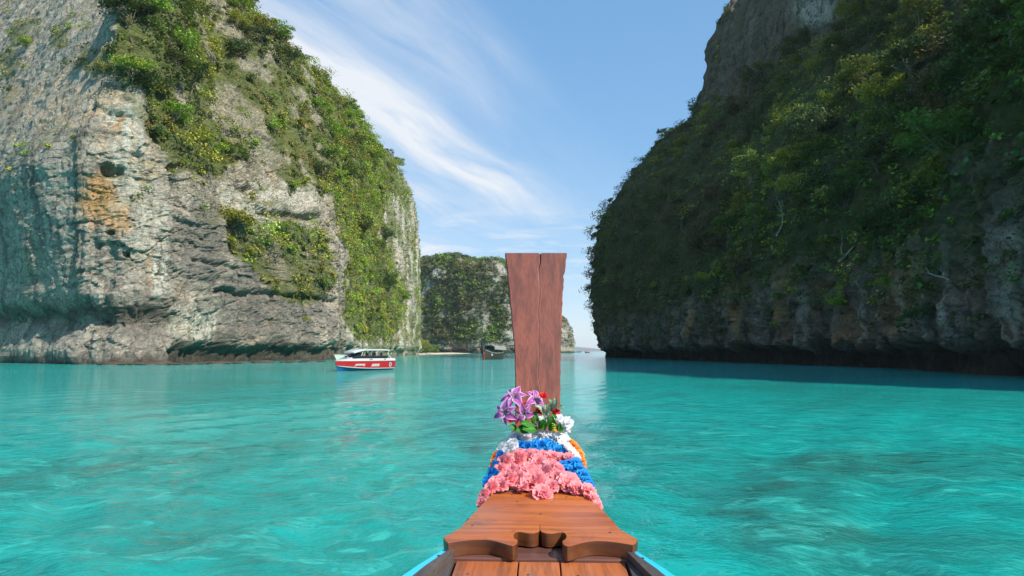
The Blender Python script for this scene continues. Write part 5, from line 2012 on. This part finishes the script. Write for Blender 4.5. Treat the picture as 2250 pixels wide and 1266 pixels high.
for sd in (1, -1):
    for s, ln in ((.50, .5), (.22, .36)):
        zc = redt(s) + .17
        yb = beam(s) * .985
        MB().hexa([(s * LB - ln / 2, sd * (yb - .05), zc - .05), (s * LB + ln / 2, sd * (yb - .05), zc - .05), (s * LB + ln / 2, sd * (yb + .004), zc - .05), (s * LB - ln / 2, sd * (yb + .004), zc - .05)],
                  [(s * LB - ln / 2, sd * (yb - .06), zc + .06), (s * LB + ln / 2, sd * (yb - .06), zc + .06), (s * LB + ln / 2, sd * (yb - .005), zc + .06), (s * LB - ln / 2, sd * (yb - .005), zc + .06)]).build('vent', SEATC, sb)

    def decal(s0, s1, z0, z1, slant, name, mat, off):
        m2 = MB()
        vs_ = []
        for s, z in ((s0, z0), (s1, z0), (s1 + slant, z1), (s0 + slant, z1)):
            vs_.append((s * LB, sd * (side_y(s, z) + off), z))
        vin = [(x, y - sd * .02, z) for x, y, z in vs_]
        m2.hexa(vin, vs_)
        return m2.build(name, mat, sb)
    rnd = random.Random(5)
    for s0, s1, z0, z1 in ((.34, .50, .45, .67), (.62, .78, .50, .70)):
        decal(s0, s1, z0 - .035, z0 + .012, -.012, 'lettering', GW, .014)
        k = 0
        s = s0
        while s < s1 - .014:
            wd = .011 + .006 * rnd.random()
            decal(s, s + wd, z0 + .03, z1, -.012, 'lettering', GW if k % 3 else GREYV, .012)
            s += wd + .007
            k += 1
    s = .105
    zc = .56
    ringv, inn = [], []
    for k in range(20):
        a = k * PI / 10
        ringv.append((s * LB + .20 * math.cos(a), sd * (side_y(s, zc + .2 * math.sin(a)) + .012), zc + .25 * math.sin(a)))
        inn.append((s * LB + .115 * math.cos(a), sd * (side_y(s, zc + .15 * math.sin(a)) + .018), zc + .17 * math.sin(a)))
    MB().add(ringv, [tuple(range(20))]).build('emblem', GW, sb)
    MB().add(inn, [tuple(range(20))]).build('emblem', BLUEP, sb)

# ------------------------------------------------------------------ moored longtail boat in the distance
OLDW = paint('old_dark_wood', (0.045, 0.038, 0.034), 0.7, 0, .25)
REDW = paint('faded_red_paint', (0.36, 0.06, 0.05), 0.6)
TARP = paint('grey_green_awning', (0.26, 0.28, 0.27), 0.8)
TARPW = paint('pale_bundle', (0.45, 0.47, 0.46), 0.8)
b2 = at(1070, 772, 163.0)
s2 = at(1106, 772, 171.0)
dv = Vector((b2.x - s2.x, b2.y - s2.y, 0))
L2 = dv.length
lt = empty('longtail_boat', (s2.x, s2.y, 0), math.atan2(dv.y, dv.x))
lt.scale = (1.2, 1.25, 1.5)
tag(lt, 'dark moored longtail boat with awning and red stem before the wooded island', 'boat')
rws = []
for s in np.linspace(0, 1, 20):
    bw = 1.0 * math.sin(PI * (.18 + .80 * (1 - s) ** .9)) ** .7 * (1 - .55 * s ** 3)
    zt = 1.0 + .62 * max(0, s - .6) ** 1.6 * 4 + .15 * (1 - s) ** 3
    rws.append([(s * L2, t * bw * abs(t) ** .1, -.25 + (zt + .25) * abs(t) ** 1.8) for t in np.linspace(-1, 1, 11)])
MB().grid(rws).build('hull', OLDW, lt, smooth=True)
for sd in (1, -1):
    MB().tube([(s * L2, sd * (1.0 * math.sin(PI * (.18 + .80 * (1 - s) ** .9)) ** .7 * (1 - .55 * s ** 3) + .01), 1.02 + .62 * max(0, s - .6) ** 1.6 * 4 + .15 * (1 - s) ** 3) for s in np.linspace(0, .98, 14)], .06, 5).build('gunwale', TARP if sd > 0 else OLDW, lt)
MB().hexa([(L2 * .97, -.09, 0.0), (L2 * 1.0, -.09, 0.0), (L2 * 1.0, .09, 0.0), (L2 * .97, .09, 0.0)], [(L2 * 1.03, -.12, 2.7), (L2 * 1.10, -.12, 2.75), (L2 * 1.10, .12, 2.75), (L2 * 1.03, .12, 2.7)]).build('stem_post', OLDW, lt)
MB().hexa([(L2 * .985, -.14, 0.05), (L2 * 1.012, -.14, 0.05), (L2 * 1.012, .14, 0.05), (L2 * .985, .14, 0.05)], [(L2 * 1.0, -.15, 1.25), (L2 * 1.034, -.15, 1.3), (L2 * 1.034, .15, 1.3), (L2 * 1.0, .15, 1.25)]).build('stem_board', REDW, lt)
rws = []
for x in np.linspace(.12, .72, 8):
    rws.append([(x * L2, y, 2.15 + .25 * x - .22 * (y / 1.2) ** 2 + dz) for y, dz in ((-1.2, -.45), (-1.2, 0), (-.6, 0), (0, 0), (.6, 0), (1.2, 0), (1.2, -.45))])
MB().grid(rws).build('awning', TARP, lt)
for x in (.14, .34, .52, .70):
    for y in (-.95, .95):
        MB().tube([(x * L2, y, .7), (x * L2, y * 1.12, 2.0 + .25 * x)], .045, 5).build('awning_post', OLDW, lt)
for x, y, c_, z in ((.25, -.5, TARPW, .3), (.72, .4, TARPW, .5), (.5, 0, TARP, .45), (.85, -.2, TARPW, .4)):
    MB().box((x * L2 - .3, y - .3, .6), (x * L2 + .3, y + .3, .7 + z)).build('bundle', c_, lt, bevel=.08)
MB().box((.04 * L2, -.3, .8), (.12 * L2, .3, 1.35)).build('engine', OLDW, lt, bevel=.06)
MB().tube([(.06 * L2, 0, 1.1), (-.25 * L2, -.4, .55), (-.5 * L2, -.7, .1)], .05, 5).build('propeller_shaft', OLDW, lt)


# ------------------------------------------------------------------ specks of boats near the horizon
def small_boat(px, Y, L, m_h, m_c, label, rz):
    q = at(px, 772, Y)
    e = empty('tour_boat', (q.x, q.y, 0), rz)
    rws = []
    for s in np.linspace(0, 1, 10):
        bw = L * .17 * (1 - max(0, (s - .5) / .5) ** 2)
        rws.append([(s * L - L / 2, t * bw, -.2 + (L * .16 + .2 + .3 * s ** 3) * abs(t) ** 1.6) for t in np.linspace(-1, 1, 7)])
    MB().grid(rws).build('hull', m_h, e, smooth=True)
    MB().box((-L * .35, -L * .13, L * .12), (L * .15, L * .13, L * .22)).build('cabin', m_c, e, bevel=.1)
    MB().box((-L * .4, -L * .15, L * .30), (L * .2, L * .15, L * .33)).build('canopy', m_c, e, bevel=.03)
    for x in (-.36, .16):
        for y in (-.12, .12):
            MB().tube([(x * L, y * L, L * .1), (x * L, y * L, L * .31)], L * .012, 4).build('post', m_c, e)
    tag(e, label, 'boat', 'boats far out near the horizon')


small_boat(1291, 900, 7.5, REDW, paint('orange_canvas', (.62, .16, .09), .7), 'tiny red and white boat on the open sea just left of the shaded cliff', .5)
small_boat(1258, 1150, 9, OLDW, TARPW, 'tiny grey boat nearest the pale headland on the horizon', 2.6)
small_boat(1266, 1250, 9, OLDW, TARPW, 'tiny grey boat second from the pale headland on the horizon', .2)
small_boat(1273, 1350, 8, OLDW, TARP, 'faintest tiny boat, third from the pale headland on the horizon', 2.9)

# ------------------------------------------------------------------ sea air
HZM = bpy.data.materials.new('haze')
HZM.use_nodes = True
t_ = HZM.node_tree
t_.nodes.remove(t_.nodes['Principled BSDF'])
pv = t_.nodes.new('ShaderNodeVolumePrincipled')
pv.inputs['Color'].default_value = (0.80, 0.90, 1.0, 1)
pv.inputs['Density'].default_value = 0.000075
pv.inputs['Anisotropy'].default_value = 0.0
t_.links.new(pv.outputs[0], t_.nodes['Material Output'].inputs['Volume'])
hb = MB().box((-13500, -13500, -3.5), (13500, 13500, 190)).build('haze', HZM)
tag(hb, 'thin bluish sea haze', None, None, 'stuff')
